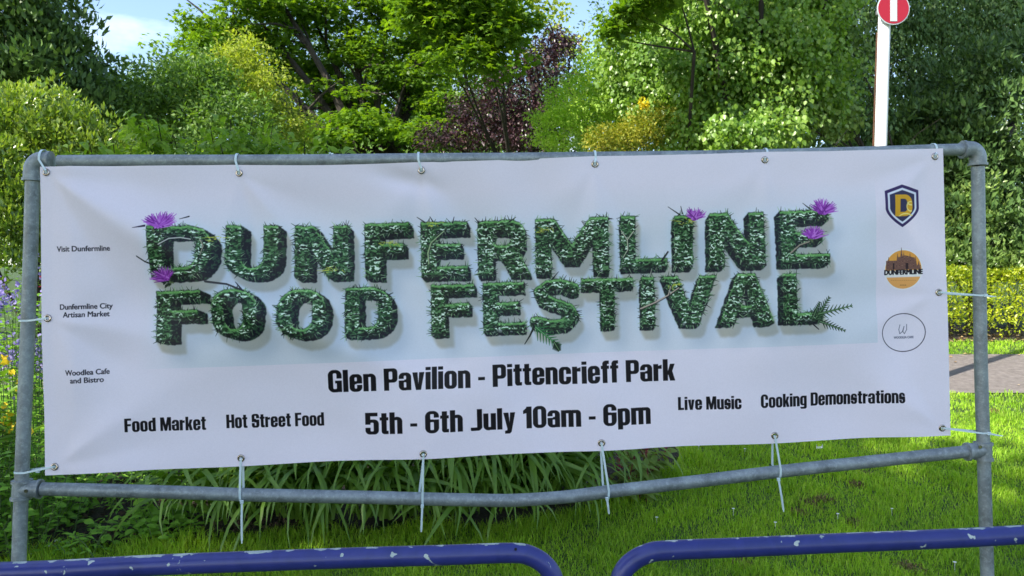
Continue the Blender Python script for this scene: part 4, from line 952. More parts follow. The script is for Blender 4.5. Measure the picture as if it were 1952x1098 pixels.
# bed plants seen left of the frame post
M_mauve = leaf_mat('mauve_petal', [(.30, .26, .62), (.40, .34, .70), (.22, .18, .55)], .5, .3, (1, .9, 1.2), warm=False)
M_yell = leaf_mat('yellow_petal', [(.75, .50, .03), (.85, .66, .06)], .5, .3, (1, .9, .4), warm=False)
M_cerise = leaf_mat('crimson_petal', [(.42, .02, .10), (.30, .02, .08)], .5, .2, (1, .5, .6), warm=False)
M_stem = plain('green_stem', (.07, .13, .03), .6); M_rstem = plain('red_stem', (.16, .03, .03), .6)
def herb(name, label, cat, base, h, nstem, leaf_kind, ls, per, mat, flower=None, group=None, spread=.18, stem=None, fl_at=None, bare_=.1):
    """upright leafy stems; flower = (material, size, count per head)"""
    b0 = Vector((base[0], base[1], float(ground_z(*base)) + .02)); root = empty(name, b0, label, cat, group)
    pos, dv, nv = [], [], []; fp = []; mb = MB()
    for i in range(nstem):
        s_ = b0 + Vector((random.gauss(0, spread * .6), random.gauss(0, spread * .6), 0)); hh = h * random.uniform(.6, 1.05)
        tip = s_ + Vector((random.gauss(0, spread), random.gauss(0, spread) - .03, hh)); mid = s_.lerp(tip, .5) + Vector((random.gauss(0, .02), random.gauss(0, .02), .03))
        pts = catmull([s_, mid, tip], 4); mb.tube(pts, [.004 - .0025 * j / (len(pts) - 1) for j in range(len(pts))], 4)
        for j in range(per):
            t_ = bare_ + (1 - bare_) * (j + .5) / per; k_ = min(int(t_ * (len(pts) - 1)), len(pts) - 2); p_ = pts[k_].lerp(pts[k_ + 1], t_ * (len(pts) - 1) - k_)
            a_ = j * 2.4 + random.random(); pos.append(p_); dv.append((math.cos(a_), math.sin(a_), random.uniform(-.15, .5))); nv.append((random.gauss(0, .2), random.gauss(0, .2) - .1, 1))
        if flower: fp.append(tip)
    mb.build('stems', stem or M_stem, root); root.children[-1]['kind'] = 'stuff'
    pos = np.array(pos); v, t = scatter(tmpl(leaf_kind), pos, np.array(dv), np.array(nv), ls * rng.uniform(.6, 1.2, len(pos))); obj_np('foliage', v, t, mat, root)['kind'] = 'stuff'
    if flower:
        fm, fs, fn, fr = flower
        for f_ in fp:
            q = rng.normal(0, 1, (fn, 3)) * np.array(fr) + np.array(f_); v, t = scatter(tmpl('blob'), q, rng.normal(0, 1, (fn, 3)), rng.normal(0, 1, (fn, 3)), fs * rng.uniform(.7, 1.3, fn)); obj_np('flower_head', v, t, fm, root)['kind'] = 'stuff'
    return root
def gx(u, y): return (u - 976) / FPX * y
lab = ['mauve bellflower clump nearest the left edge, below the laurel bush', 'mauve bellflower clump touching the left frame post', 'mauve bellflower clump seen between the left post and the banner edge']
for i, (u, y, h) in enumerate(((-15, 4.9, 1.42), (30, 4.7, 1.34), (72, 5.0, 1.5))):
    herb('bellflower', lab[i], 'flower', (gx(u, y), y), h, 13, 'oval', .075, 26, L_herb, (M_mauve, .022, 26, (.025, .025, .05)), 'mauve bellflowers behind the left post', .07)
herb('yellow_lily', 'yellow flowering plant low at the left edge beside the frame post', 'flower', (gx(6, 4.5), 4.5), .95, 6, 'thin', .16, 18, L_lily, (M_yell, .035, 9, (.02, .02, .03)), spread=.06)
herb('crimson_flower', 'small crimson flower just right of the left frame post', 'flower', (gx(82, 4.8), 4.8), 1.42, 2, 'oval', .07, 22, L_herb, (M_cerise, .02, 16, (.012, .012, .02)), spread=.02)
for i, (u, y, h, nst) in enumerate(((-30, 4.4, .85, 26), (15, 4.25, .62, 22), (70, 4.5, .6, 22), (-60, 4.2, .7, 20), (45, 5.3, 1.25, 26), (-40, 5.5, 1.4, 30), (100, 5.4, 1.2, 22))):
    herb('leafy_perennial', ['leafy green perennial at the left frame edge below the yellow flowers', 'low leafy perennial in front of the left post foot', 'leafy perennial under the lower left corner of the banner', 'leafy perennial beyond the left edge', 'tall leafy perennial behind the left post', 'tall leafy perennial at the far left edge', 'tall leafy perennial hidden mostly by the banner left edge'][i],
         'plant', (gx(u, y), y), h, nst, 'oval', .062, 20, L_herb, None, 'leafy perennials of the left bed', .14)
# low plants under the left part of the bottom rail, leaves built one by one
def leaf_mesh(name, L, wd, mat, segs=5, droop=.25, fold=.15, shape_=1.0):
    V, T = [], []
    for i in range(segs + 1):
        t_ = i / segs; w_ = wd * math.sin(math.pi * min(1, t_ ** shape_ * .97 + .03)) ** .8 if i < segs else 0.0
        z = -droop * L * t_ * t_; y_ = L * t_
        V += [(-w_ / 2, y_, z + fold * w_), (0, y_, z), (w_ / 2, y_, z + fold * w_)]
    for i in range(segs):
        a = 3 * i; T += [(a, a + 1, a + 4, a + 3), (a + 1, a + 2, a + 5, a + 4)]
    me = bpy.data.meshes.new(name); me.from_pydata(V, [], T); me.materials.append(mat)
    me.polygons.foreach_set('use_smooth', [True] * len(T)); return me
herb_leaf = [leaf_mesh('leaf', 1, .52, L_herb, 5, .25), leaf_mesh('leaf', 1, .46, L_herb, 5, .45), leaf_mesh('leaf', 1, .60, L_herb, 5, .15)]
long_leaf = [leaf_mesh('leaf', 1, .30, L_herb, 5, .3), leaf_mesh('leaf', 1, .26, L_herb, 5, .1)]
vib_leaf = [leaf_mesh('leaf', 1, .50, L_vib, 6, .45, .2, .8), leaf_mesh('leaf', 1, .44, L_vib, 6, .25, .2, .8), leaf_mesh('leaf', 1, .54, L_vib, 6, .6, .2, .8)]
def put_leaf(me, p, d, nn, s, root, name='leaf'):
    d = Vector(d).normalized(); nn = Vector(nn); nn = (nn - d * nn.dot(d)).normalized(); x_ = d.cross(nn)
    o = bpy.data.objects.new(name, me); link(o, root)
    o.matrix_local = Matrix.Translation(Vector(p) - root.location) @ Matrix((x_, d, nn)).transposed().to_4x4() @ Matrix.Scale(s, 4); return o
def small_plant(label, u, v, size, count, meshes, h, group='low leafy plants in front of the soil'):
    g = GI(u, v); root = empty('low_plant', g, label, 'plant', group); mb = MB()
    for i in range(max(3, count // 7)):
        s_ = g + Vector((random.gauss(0, .05), random.gauss(0, .05), 0)); tip = s_ + Vector((random.gauss(0, .07), random.gauss(0, .05) - .02, h * random.uniform(.6, 1.1)))
        mb.tube([s_, s_.lerp(tip, .5) + Vector((0, 0, .02)), tip], [.0035, .0028, .0015], 5)
        for j in range(7):
            t_ = .25 + .75 * j / 6; p_ = s_.lerp(tip, t_); a_ = j * 2.4 + random.random() * 1.5
            put_leaf(random.choice(meshes), p_, (math.cos(a_), math.sin(a_), random.uniform(-.2, .35)), (random.gauss(0, .2), random.gauss(0, .2) - .45, 1), size * random.uniform(.6, 1.15), root)
    mb.build('stem', M_stem, root)
spots = [(75, 1030, .055, 42, herb_leaf, .34, 'low bright plant right of the left post foot'), (110, 1005, .06, 42, herb_leaf, .30, 'leafy plant touching the bottom rail near the left tee'),
         (150, 990, .06, 42, herb_leaf, .26, 'leafy plant under the first stretch of bottom rail'), (215, 985, .05, 28, long_leaf, .26, 'narrow-leaved plant between two leafy clumps under the rail'),
         (120, 1062, .05, 28, long_leaf, .12, 'small pale plant beside the white petals near the barrier'), (180, 1058, .05, 28, long_leaf, .16, 'low toothed plant just above the barrier tube on the left'),
         (235, 1040, .055, 35, herb_leaf, .16, 'light green seedling clump in front of the bare soil'), (290, 1035, .06, 35, herb_leaf, .20, 'light green seedling clump left of the blue-green plant'),
         (270, 1000, .075, 28, herb_leaf, .26, 'blue-green plant with broad oval leaves under the rail'), (340, 1000, .08, 35, herb_leaf, .28, 'broad-leaved plant left of the first daylily clump'),
         (330, 1035, .05, 28, herb_leaf, .12, 'small herb at the lawn edge left of the zip tie tail'), (370, 1020, .05, 21, herb_leaf, .14, 'small herb under the daylily leaf tips'),
         (160, 945, .07, 42, long_leaf, .28, 'leafy plant seen between banner edge and bottom rail on the left'), (270, 935, .07, 42, long_leaf, .30, 'leafy plant seen above the bottom rail left of the daylilies'),
         (60, 965, .05, 42, herb_leaf, .42, 'leafy plant behind the left tee fitting'), (20, 1075, .055, 42, herb_leaf, .3, 'leafy plant at the lower left corner above the barrier'), (5, 1000, .055, 42, herb_leaf, .5, 'leafy plant at the far lower left edge')]
for u, v, s_, c_, ms_, h_, lb in spots: small_plant(lb, u, v, s_ * 1.15, int(c_ * 1.5), ms_, h_)
# ground cover that closes the bed
n_ = 16000
x = rng.uniform(-5, -.2, n_); y = rng.uniform(4.2, 7.2, n_); k = in_bed(x, y) & ((y > 5.0) | (rng.random(n_) < .25)) & (x < -1.45) & (vnoise(1, 1, 1, 1)[0, 0] > -1); x, y = x[k], y[k]
pos = np.stack([x, y, ground_z(x, y) + .03 + rng.random(len(x)) ** 2 * np.clip((y - 4.6) * .35, .05, .45)], -1)
v, t = scatter(tmpl('oval'), pos, rng.normal(0, 1, pos.shape) * [1, 1, .4], rng.normal(0, .4, pos.shape) + [0, -.2, 1], .06 * rng.uniform(.5, 1.2, len(x)))
tag(obj_np('ground_cover', v, t, L_herb, origin=(0, 0, 0)), 'low leafy ground cover over the bed soil', 'ground cover', kind='stuff')
# soil crumbs and petals
n_ = 2500
e_ = rng.uniform(0, 1, n_); x = rng.uniform(-2.9, -1.2, n_); y = rng.uniform(4.2, 5.4, n_); k = in_bed(x, y); x, y = x[k], y[k]
pos = np.stack([x, y, ground_z(x, y) + .035], -1); M_crumb = leaf_mat('soil_crumb', [(.03, .02, .015), (.12, .08, .055), (.06, .04, .03), (.22, .16, .11)], .9, 0, warm=False)
v, t = scatter(tmpl('blob'), pos, rng.normal(0, 1, pos.shape), rng.normal(0, 1, pos.shape), rng.uniform(.008, .035, len(x)))
tag(obj_np('soil_crumbs', v, t, M_crumb, origin=(0, 0, 0)), 'crumbs of soil and bark in the bed', 'soil', kind='stuff')
M_petal = plain('white_petal', (.75, .76, .74), .6)
for i, (u, v_) in enumerate(((92, 1056), (108, 1046), (128, 1050), (70, 1036), (58, 1072))):
    g = GI(u, v_); mb = MB(); c = g + Vector((0, 0, .045)); a_ = random.random() * 3
    pts = [c + Vector((math.cos(a_ + k_ * 1.26) * .013 * random.uniform(.7, 1.1), math.sin(a_ + k_ * 1.26) * .010, .004 * (k_ % 2))) for k_ in range(5)]
    mb.add([c + Vector((0, 0, .006))] + pts + [p_ + Vector((0, 0, -.004)) for p_ in pts], [(0, 1 + k_, 1 + (k_ + 1) % 5) for k_ in range(5)] + [(1 + k_, 6 + k_, 6 + (k_ + 1) % 5, 1 + (k_ + 1) % 5) for k_ in range(5)])
    o = mb.build('petal', M_petal, origin=g); tag(o, 'fallen white petal on the soil ' + ['lowest of those right of the left post', 'in the middle of those right of the left post', 'farthest right from the left post', 'farthest back, close to the left post', 'nearest the barrier and the left post'][i], 'petal', 'white petals on the bed soil')
# daylilies
def lily_leaf(L, wd, arch, seed):
    """strap leaf rising then arching over along +Y"""
    V, T = [], []; ns = 10; p_ = Vector((0, 0, 0)); a_ = R(80)
    for i in range(ns + 1):
        t_ = i / ns; w_ = wd * (1 - t_ ** 3) ** .8 * (.55 + .45 * min(1, t_ * 4)); w_ = max(w_, .001)
        V += [(-w_ / 2, p_.y, p_.z + w_ * .07), (0, p_.y, p_.z), (w_ / 2, p_.y, p_.z + w_ * .07)]
        a_ = R(80) - arch * t_ ** 1.35; p_ = p_ + Vector((0, math.cos(a_), math.sin(a_))) * L / ns
    for i in range(ns):
        a = 3 * i; T += [(a, a + 1, a + 4, a + 3), (a + 1, a + 2, a + 5, a + 4)]
    me = bpy.data.meshes.new('leaf'); me.from_pydata(V, [], T); me.materials.append(L_lily); me.polygons.foreach_set('use_smooth', [True] * len(T)); return me
lm = [lily_leaf(random.uniform(.85, 1.2), random.uniform(.028, .040), R(random.uniform(140, 172)), i) for i in range(12)]
lb = ['leftmost daylily clump, arching over the first long zip tie', 'daylily clump between the first and second long zip ties', 'daylily clump behind the second long zip tie', 'daylily clump in the middle with leaves sweeping right', 'daylily clump left of the third long zip tie sweeping right', 'rightmost daylily clump beside the red-stemmed plant']
for i, (u, y, lean) in enumerate(((470, 4.95, 0), (600, 4.9, 0), (740, 4.95, .1), (860, 5.0, .45), (970, 5.1, .8), (1040, 5.3, 1.0))):
    x = gx(u, y); z = float(ground_z(x, y)) + .03; y -= .18; root = empty('daylily_clump', (x, y, z), lb[i], 'daylily', 'daylily clumps behind the banner')
    for j in range(115):
        a_ = random.gauss(math.pi + lean * -.0, .95) if random.random() < .82 else random.uniform(0, 6.28)   # mostly towards the lawn
        a_ -= lean * -.75
        o = bpy.data.objects.new('leaf', random.choice(lm)); link(o, root)
        o.location = (random.gauss(0, .10), random.gauss(0, .08), random.uniform(-.02, .03)); s_ = random.uniform(.6, 1.08)
        o.rotation_euler = (random.gauss(-.05, .2), random.gauss(0, .28), a_); o.scale = (random.uniform(.85, 1.3), s_, s_)
# red-stemmed plant with crimson tassels at the right end of the bed
M_pers = leaf_mat('persicaria_leaf', [(.07, .15, .03), (.10, .19, .04), (.13, .2, .05), (.24, .20, .05)], .45, .35, gain=1.5)
pers_leaf = [leaf_mesh('leaf', 1, .42, M_pers, 5, .3), leaf_mesh('leaf', 1, .36, M_pers, 5, .5)]
for lb_, u, v_, nst in (('red-stemmed plant with crimson tassels at the right end of the flower bed', 1222, 915, 13), ('red-stemmed plant with yellowing leaves right of the third long zip tie', 1190, 950, 12)):
    g = GI(u, v_); root = empty('red_stemmed_plant', g, lb_, 'plant', 'red-stemmed plants')
    for i in range(nst):
        s_ = g + Vector((random.gauss(0, .07), random.gauss(0, .07), 0)); tip = s_ + Vector((random.gauss(0, .07), random.gauss(0, .05), random.uniform(.15, .42))); mb = MB()
        mb.tube([s_, s_.lerp(tip, .5) + Vector((.01, 0, 0)), tip], [.005, .004, .002], 5); mb.build('stem', M_rstem, root)
        for j in range(9):
            t_ = .15 + .8 * j / 8; a_ = j * 2.4 + random.random(); put_leaf(random.choice(pers_leaf), s_.lerp(tip, t_), (math.cos(a_), math.sin(a_), random.uniform(-.3, .4)), (random.gauss(0, .3), -.3, 1), .125 * random.uniform(.6, 1.1), root)
        if i % 4 == 0:
            q = rng.normal(0, 1, (46, 3)) * np.array([.012, .012, .04]) + np.array(tip) + np.array([0, 0, .03]); v, t = scatter(tmpl('thin'), q, rng.normal(0, 1, (46, 3)) + [0, 0, -.6], rng.normal(0, 1, (46, 3)), rng.uniform(.015, .03, 46)); obj_np('tassel', v, t, M_cerise, root)['kind'] = 'stuff'
# viburnum-like sprays just above the top rail on the left
sprays = [('spray of pointed leaves nearest the left frame corner', 200, 4.3, [(130, 278), (170, 272), (215, 268), (250, 280), (280, 270)]), ('spray of pointed leaves under the dark shrub', 330, 4.3, [(285, 262), (330, 258), (375, 270), (300, 225), (275, 215), (350, 285)]),
          ('tall spray of pointed leaves in front of the sunlit birch', 430, 4.4, [(400, 240), (440, 228), (480, 232), (520, 238), (420, 275), (460, 270), (510, 275)]), ('spray of pointed leaves right of the sunlit birch foot', 590, 4.5, [(545, 262), (580, 270), (625, 268), (650, 280), (600, 290)])]
for lb_, u, y, tips in sprays:
    b0 = Vector((gx(u, y) * 1.3, y + 1.5, float(ground_z(0, y + 1.5)))); root = empty('viburnum_shrub', b0, lb_, 'shrub', 'pointed-leaved shrubs above the top rail'); mb = MB()
    for (tu, tv) in tips:
        tip = P(tu, tv, y + random.uniform(-.15, .2)); fk = b0 + Vector((random.gauss(0, .1), random.gauss(0, .1), 1.15)); pts = catmull([b0, fk, fk.lerp(tip, .6) + Vector((0, 0, .08)), tip], 4)
        mb.tube(pts, [.011 - .009 * j / (len(pts) - 1) for j in range(len(pts))], 5)
        for j in range(26):
            t_ = random.uniform(.72, 1.0); k_ = min(int(t_ * (len(pts) - 1)), len(pts) - 2); p_ = pts[k_].lerp(pts[k_ + 1], t_ * (len(pts) - 1) - k_) + Vector((random.gauss(0, .045), random.gauss(0, .06), random.gauss(-.01, .025)))
            a_ = random.uniform(0, 6.28); put_leaf(random.choice(vib_leaf), p_, (math.cos(a_), math.sin(a_) - .3, random.uniform(-.6, .1)), (random.gauss(0, .3), random.gauss(0, .2) - .5, 1), .078 * random.uniform(.6, 1.15), root)
    mb.build('stem', M_bark, root)
    cl = np.array([tuple(P(tu + random.uniform(-25, 25), tv + random.uniform(25, 60), y + random.uniform(0, .3))) for tu, tv in tips for _ in range(4)]); v, t = crown_np(cl, 'oval', .055, 26, (.10, .06), 'tier'); obj_np('foliage', v, t, L_vib, root)['kind'] = 'stuff'

# trees outside the frame on the left whose shade falls over the banner and the near lawn
rng = np.random.default_rng(5); random.seed(5)
def off_tree(label, base, lobes, name='broadleaf_tree'):
    b0 = Vector((base[0], base[1], float(ground_z(*base)))); root = empty(name, b0, label, 'tree'); mb = MB()
    fk = b0 + Vector((0, 0, 2.6)); mb.tube([b0 - Vector((0, 0, .1)), b0 + Vector((.05, 0, 1.3)), fk], [.3, .24, .2], 10); cl = []
    for (x, y, z, rx, ry, rz) in lobes:
        c = Vector((x, y, z)); mb.tube(catmull([fk, fk.lerp(c, .5) + Vector((0, 0, .3)), c], 4), [.13 - .011 * k_ for k_ in range(9)], 6)
        n_ = int(2.2 * (rx * ry + ry * rz + rx * rz) * 2); q = rng.normal(0, 1, (n_, 3)); q /= np.linalg.norm(q, axis=1, keepdims=True); q *= rng.uniform(.3, 1, (n_, 1)); cl.append(np.array(c) + q * [rx, ry, rz])
    mb.build('trunk', M_bark, root); v, t = crown_np(np.concatenate(cl), 'round', .30, 44, (.7, .5), 'any'); obj_np('crown', v, t, L_oak, root)
off_tree('large leafy tree standing behind the camera on the left, outside the picture', (-12.5, -4.5), [(-12.8, -4.5, 8.6, 2.8, 2.4, 3.1), (-10.3, -4.4, 12.3, 1.3, 2, 2.0), (-12.5, -4.5, 7.5, 3, 2.4, 3), (-15, -4.8, 7.6, 2.6, 2.2, 3.2), (-10.6, -4.4, 6.6, 2.6, 2.2, 3)])
off_tree('tall leafy tree standing behind the camera, outside the picture', (-6.6, -4.5), [(-7.6, -4.4, 9.6, 3.0, 2.2, 3.2), (-5.6, -4.4, 7.2, 2.6, 2.2, 3.4), (-8.2, -4.5, 6.2, 2.4, 2.2, 2.6), (-4.4, -4.6, 10, 1.8, 2, 2.4)])
# a few daisies in the lawn
M_daisy = plain('daisy_white', (.8, .8, .76), .6)
for i, (u, v_) in enumerate(((1332, 862), (1478, 1012), (1597, 995), (1398, 985), (1700, 985), (1820, 1090), (1252, 1002), (1420, 868))):
    g = GI(u, v_); mb = MB(); c = g + Vector((0, 0, .05)); mb.tube([g, c], .0012, 4)
    ring = [c + Vector((math.cos(k_ * .7854) * .009, math.sin(k_ * .7854) * .009, .002)) for k_ in range(8)]
    mb.add([c + Vector((0, 0, .003))] + ring + [p_ + Vector((0, 0, -.002)) for p_ in ring], [(0, 1 + k_, 1 + (k_ + 1) % 8) for k_ in range(8)] + [(1 + k_, 9 + k_, 9 + (k_ + 1) % 8, 1 + (k_ + 1) % 8) for k_ in range(8)])
    tag(mb.build('daisy', M_daisy, origin=g), 'tiny white daisy ' + ['just under the banner edge right of the red-stemmed plants', 'in the grass left of the brown bare patch', 'beside the brown bare patch above the right barrier', 'in open lawn between the two rightmost hanging ties', 'in open lawn right of the bare patch', 'below the right barrier tube near the right post', 'near the bottom rail right of the daylilies', 'at the banner edge left of the rightmost hanging tie'][i], 'daisy', 'daisies in the lawn')

# ------------------------------------------------------------------ banner frame of galvanised tube
def frame_pts(px, off=0.0): return [F(u, v, off) for u, v in px]
fr = empty('banner_frame', F(976, 1500), 'galvanised tubular frame with a sagging bottom rail holding the banner', 'frame')
fr.location = Vector((0, FA, 0))
RP = 0.0215
lp = [(62, 345), (57, 520), (50, 700), (42, 900), (36, 1070), (26, 1400)]; rp = [(1864, 318), (1867, 520), (1870, 700), (1875, 860), (1882, 1098), (1890, 1380)]
def to_ground(pts):
    e = pts[-1]; a = pts[-2]; d = (e - a); t = (-.1 - a.z) / d.z; pts[-1] = a + d * t; return pts
mb = MB(); mb.tube(catmull(to_ground(frame_pts(lp)), 4), RP, 20); mb.build('post', M_galv, fr)
mb = MB(); mb.tube(catmull(to_ground(frame_pts(rp)), 4), RP, 20); mb.build('post', M_galv, fr)
top = [(112, 308), (250, 307), (453, 307), (620, 306), (800, 304), (960, 303), (1132, 301), (1300, 299), (1458, 296), (1640, 291), (1800, 286), (1835, 285)]
bot = [(80, 932), (160, 934), (250, 936), (350, 939), (461, 943), (600, 946), (700, 948), (807, 951), (900, 953), (965, 954), (1030, 951), (1090, 946), (1160, 937), (1300, 921), (1475, 900), (1650, 881), (1850, 860)]
mb = MB(); mb.tube(catmull(frame_pts(top), 4), RP * .98, 20); o = mb.build('top_rail', M_galv, fr)
mb = MB(); mb.tube(catmull(frame_pts(bot), 4), RP * 1.0, 20); o = mb.build('bottom_rail', M_galv, fr); o['label'] = 'bottom rail bent downwards in the middle'
RE = .0275
# elbows
def elbow(px, lip1, lip2):
    mb = MB(); p_ = catmull(frame_pts(px), 6); mb.tube(p_, RE, 20)
    for a, b_ in (lip1, lip2): mb.tube(frame_pts([a, b_]), RE * 1.15, 20)
    mb.build('elbow_fitting', M_galv, fr)
elbow([(62, 340), (64, 318), (76, 306), (98, 306.5)], ((62, 340), (62, 345)), ((93, 306.5), (98, 306.5)))
elbow([(1864, 315), (1863, 296), (1853, 285), (1836, 285)], ((1864, 311), (1864, 316)), ((1834, 285), (1839, 285)))
def tee(px_v, px_h, side):
    mb = MB(); mb.tube(frame_pts(px_v), RE, 20); mb.tube(frame_pts(px_h), RE, 20)
    a, b_ = px_v[0], px_v[-1]; mb.tube(frame_pts([a, (a[0], a[1] + 5)]), RE * 1.15, 20); mb.tube(frame_pts([(b_[0], b_[1] - 5), b_]), RE * 1.15, 20)
    h = px_h[-1]; g_ = px_h[-2]; mb.tube(frame_pts([(h[0] - 5 * side, h[1]), h]), RE * 1.15, 20)
    mb.build('tee_fitting', M_galv, fr)
tee([(42, 915), (40, 952)], [(42, 932), (60, 932), (78, 932)], 1)
tee([(1874, 843), (1875, 877)], [(1874, 858), (1860, 859), (1842, 861)], -1)
mb = MB()
for (u, v_) in ((50, 936), (1868, 852)):
    c = F(u, v_, RE * .98); mb = MB(); mb.tube([c, c - Vector((0, .003, 0))], .006, 10); mb.build('grub_screw', M_eye, fr)

# ------------------------------------------------------------------ banner
OFF = 0.03
A_, B_, C_, D_ = (corner[k] for k in ('tl', 'tr', 'bl', 'br'))
NX, NY = 300, 110
S_, T_ = np.meshgrid(np.linspace(0, 1, NX + 1), np.linspace(0, 1, NY + 1))
def bil(S_, T_): return ((1 - S_) * (1 - T_))[..., None] * np.array(A_) + (S_ * (1 - T_))[..., None] * np.array(B_) + ((1 - S_) * T_)[..., None] * np.array(C_) + (S_ * T_)[..., None] * np.array(D_)
V = bil(S_, T_); mx_, my_ = S_ * 3.03, T_ * 1.0
h = np.zeros_like(S_)
fan = {0: (.62, .05, .95), 1: (.9, .035, .5), 2: (1.3, .035, .55), 3: (1.5, .025, .45), 4: (1.6, .02, .45), 5: (2.4, .025, .5), 6: (.2, .03, .55), 7: (-.6, .028, .5), 12: (2.7, .02, .55), 13: (-2.5, .02, .5), 8: (-1.5, .01, .3), 9: (-1.6, .01, .3), 10: (-1.6, .008, .3), 11: (-1.6, .008, .3)}
for i, (cx_, cy_) in enumerate(ec):
    ex, ey = cx_ / CW * 3.03, cy_ / CH; dx, dy = mx_ - ex, my_ - ey; r = np.hypot(dx, dy) + 1e-4; a_ = np.arctan2(dy, dx)
    a0, amp, L = fan[i]
    for (da, sg, wd) in ((0, 1, .16), (.42, -.7, .16), (-.45, -.6, .2), (.9, .5, .2)):
        d_ = np.angle(np.exp(1j * (a_ - a0 - da))); h += sg * amp * r * np.exp(-r / L * 1.6) * np.exp(-(d_ / wd) ** 2) * np.clip(r / .05, 0, 1)
# a buckled dent under the second and third top eyelets, one diagonal pull, slow waves
h += -.010 * np.exp(-((mx_ - 1.17) / .10) ** 2 - ((my_ - .06 - .25 * (mx_ - 1.17)) / .035) ** 2)
h += .012 * np.exp(-((my_ - .12 - .75 * (mx_ - .2)) / .10) ** 2) * np.exp(-((mx_ - .45) / .3) ** 2)
h += .009 * np.exp(-((my_ - .45 - .42 * (mx_ - .55)) / .05) ** 2) * np.exp(-((mx_ - .85) / .35) ** 2)
h += .010 * np.sin(mx_ * 2.6 + 1) * np.sin(my_ * 2.4 + .6) + .004 * np.sin(mx_ * 7.3 + my_ * 5) * np.sin(my_ * 3.1) + .0022 * np.sin(mx_ * 15 - my_ * 9 + 2 * np.sin(mx_ * 4))
h += (vnoise(NY + 1, NX + 1, 22, 26, 41, 2) - .5) * .008
h *= 1.5
h *= np.clip(np.minimum(np.minimum(S_, 1 - S_) * 30, 1), .35, 1)
V[..., 1] -= h
sag = .010 * np.exp(-((mx_ - 1.0) / .5) ** 2) + .003 * np.abs(np.sin(mx_ * 5.2)); V[..., 2] -= sag * (1 - T_) ** 3
V[..., 2] += .004 * np.sin(mx_ * 5.2) ** 2 * T_ ** 6
V = V.reshape(-1, 3)
i_ = (np.arange(NX)[None, :] + np.arange(NY)[:, None] * (NX + 1)).ravel(); T4 = np.stack([i_, i_ + NX + 1, i_ + NX + 2, i_ + 1], -1)
bn = empty('festival_banner', (0, FA - OFF, 0), 'white printed food festival banner tied inside the metal frame', 'banner')
cl = obj_np('printed_sheet', V, T4, M_banner, bn, smooth=True)
uv = cl.data.uv_layers.new(name='UVMap'); Sf, Tf = S_.ravel(), T_.ravel()
uvs = np.stack([Sf[T4.ravel()], 1 - Tf[T4.ravel()]], -1).astype(np.float32); uv.data.foreach_set('uv', uvs.ravel())
Vg = V.reshape(NY + 1, NX + 1, 3)
def on_banner(i, j=0):
    """world point of eyelet i on the wrinkled sheet"""
    s_, t_ = ec[i][0] / CW, ec[i][1] / CH; return Vector(Vg[int(round(t_ * NY)), int(round(s_ * NX))])
tor = bpy.data.meshes.new('eyelet'); bmt = MB(); ring = []; nr, ns = 20, 8
vs = [((.0098 + .0044 * math.cos(2 * math.pi * b_ / ns)) * math.cos(2 * math.pi * a / nr), .0026 * math.sin(2 * math.pi * b_ / ns), (.0098 + .0044 * math.cos(2 * math.pi * b_ / ns)) * math.sin(2 * math.pi * a / nr)) for a in range(nr) for b_ in range(ns)]
fs = [(a * ns + b_, ((a + 1) % nr) * ns + b_, ((a + 1) % nr) * ns + (b_ + 1) % ns, a * ns + (b_ + 1) % ns) for a in range(nr) for b_ in range(ns)]
tor.from_pydata(vs, [], fs); tor.materials.append(M_eye); tor.polygons.foreach_set('use_smooth', [True] * len(fs))
for i in range(14):
    o = bpy.data.objects.new('eyelet', tor); link(o, bn); o.location = on_banner(i) - bn.location + Vector((0, -.0015, 0)); o.rotation_euler = (random.gauss(0, .06), 0, random.gauss(0, .06)); o.scale = (.88, 1, .88)

# ------------------------------------------------------------------ zip ties
FN = Vector((FB, -1, 0)).normalized()     # out of the frame towards the camera
FT = Vector((1, FB, 0)).normalized()
def tie(label, path, side, head=None, tail=None, wd=.0072):
    root = empty('zip_tie', path[0], label, 'cable tie', 'white cable ties holding the banner'); mb = MB(); mb.ribbon(path, side, wd, .0016); mb.build('strap', M_tie, root, smooth=False)
    if head is not None:
        c, ax = head; ax = Vector(ax).normalized(); sd = Vector(side).normalized(); nn = ax.cross(sd).normalized(); mb = MB(); mb.box(c, sd, nn, ax, .0052, .0036, .0055); mb.build('lock_head', M_tie, root, smooth=False, bevel=.001)
    if tail is not None:
        mb = MB(); mb.ribbon(tail[:-1], side, wd * .94, .0014); mb.ribbon([tail[-2], tail[-1]], side, wd * .6, .0012); mb.build('tail', M_tie, root, smooth=False)
names_top = ['short cable tie at the top left corner of the banner', 'short cable tie on the top rail above the letter U', 'short cable tie on the top rail above the first letter E', 'short cable tie on the top rail above the letter M', 'short cable tie on the top rail below the yellow shrub, second from the right', 'short cable tie at the top right corner beside the sign pole']
rail_v = [304, 307, 304, 301, 296, 287]; lean = [-9, 0, -2, 1, 0, -4]
for i in range(6):
    e = on_banner(i); u, v_ = EYELETS[i]; c = F(u + lean[i], rail_v[i]); rr_ = RP + .003 + (.007 if i == 0 else 0); pts = [e + Vector((0, -.001, -.004)), e + Vector((0, -.006, .006))]
    for a in range(-10, 171, 20):
        pts.append(c + FN * rr_ * math.cos(R(a)) + Vector((0, 0, 1)) * rr_ * math.sin(R(a)))
    pts.append(e + Vector((0, .022, .012))); pts.append(e + Vector((0, .006, -.002)))
    tie(names_top[i], pts, FT + Vector((0, 0, .001)), head=(c - FN * (rr_ + .002) + Vector((0, 0, -.008)), (0, 0, 1)))
names_bot = ['long cable tie at the lower left with a tail hanging to the grass', 'long cable tie below the words 6th July with a straight tail', 'slanting long cable tie beside the red-stemmed plant', 'long cable tie over open lawn, rightmost of the hanging ones']
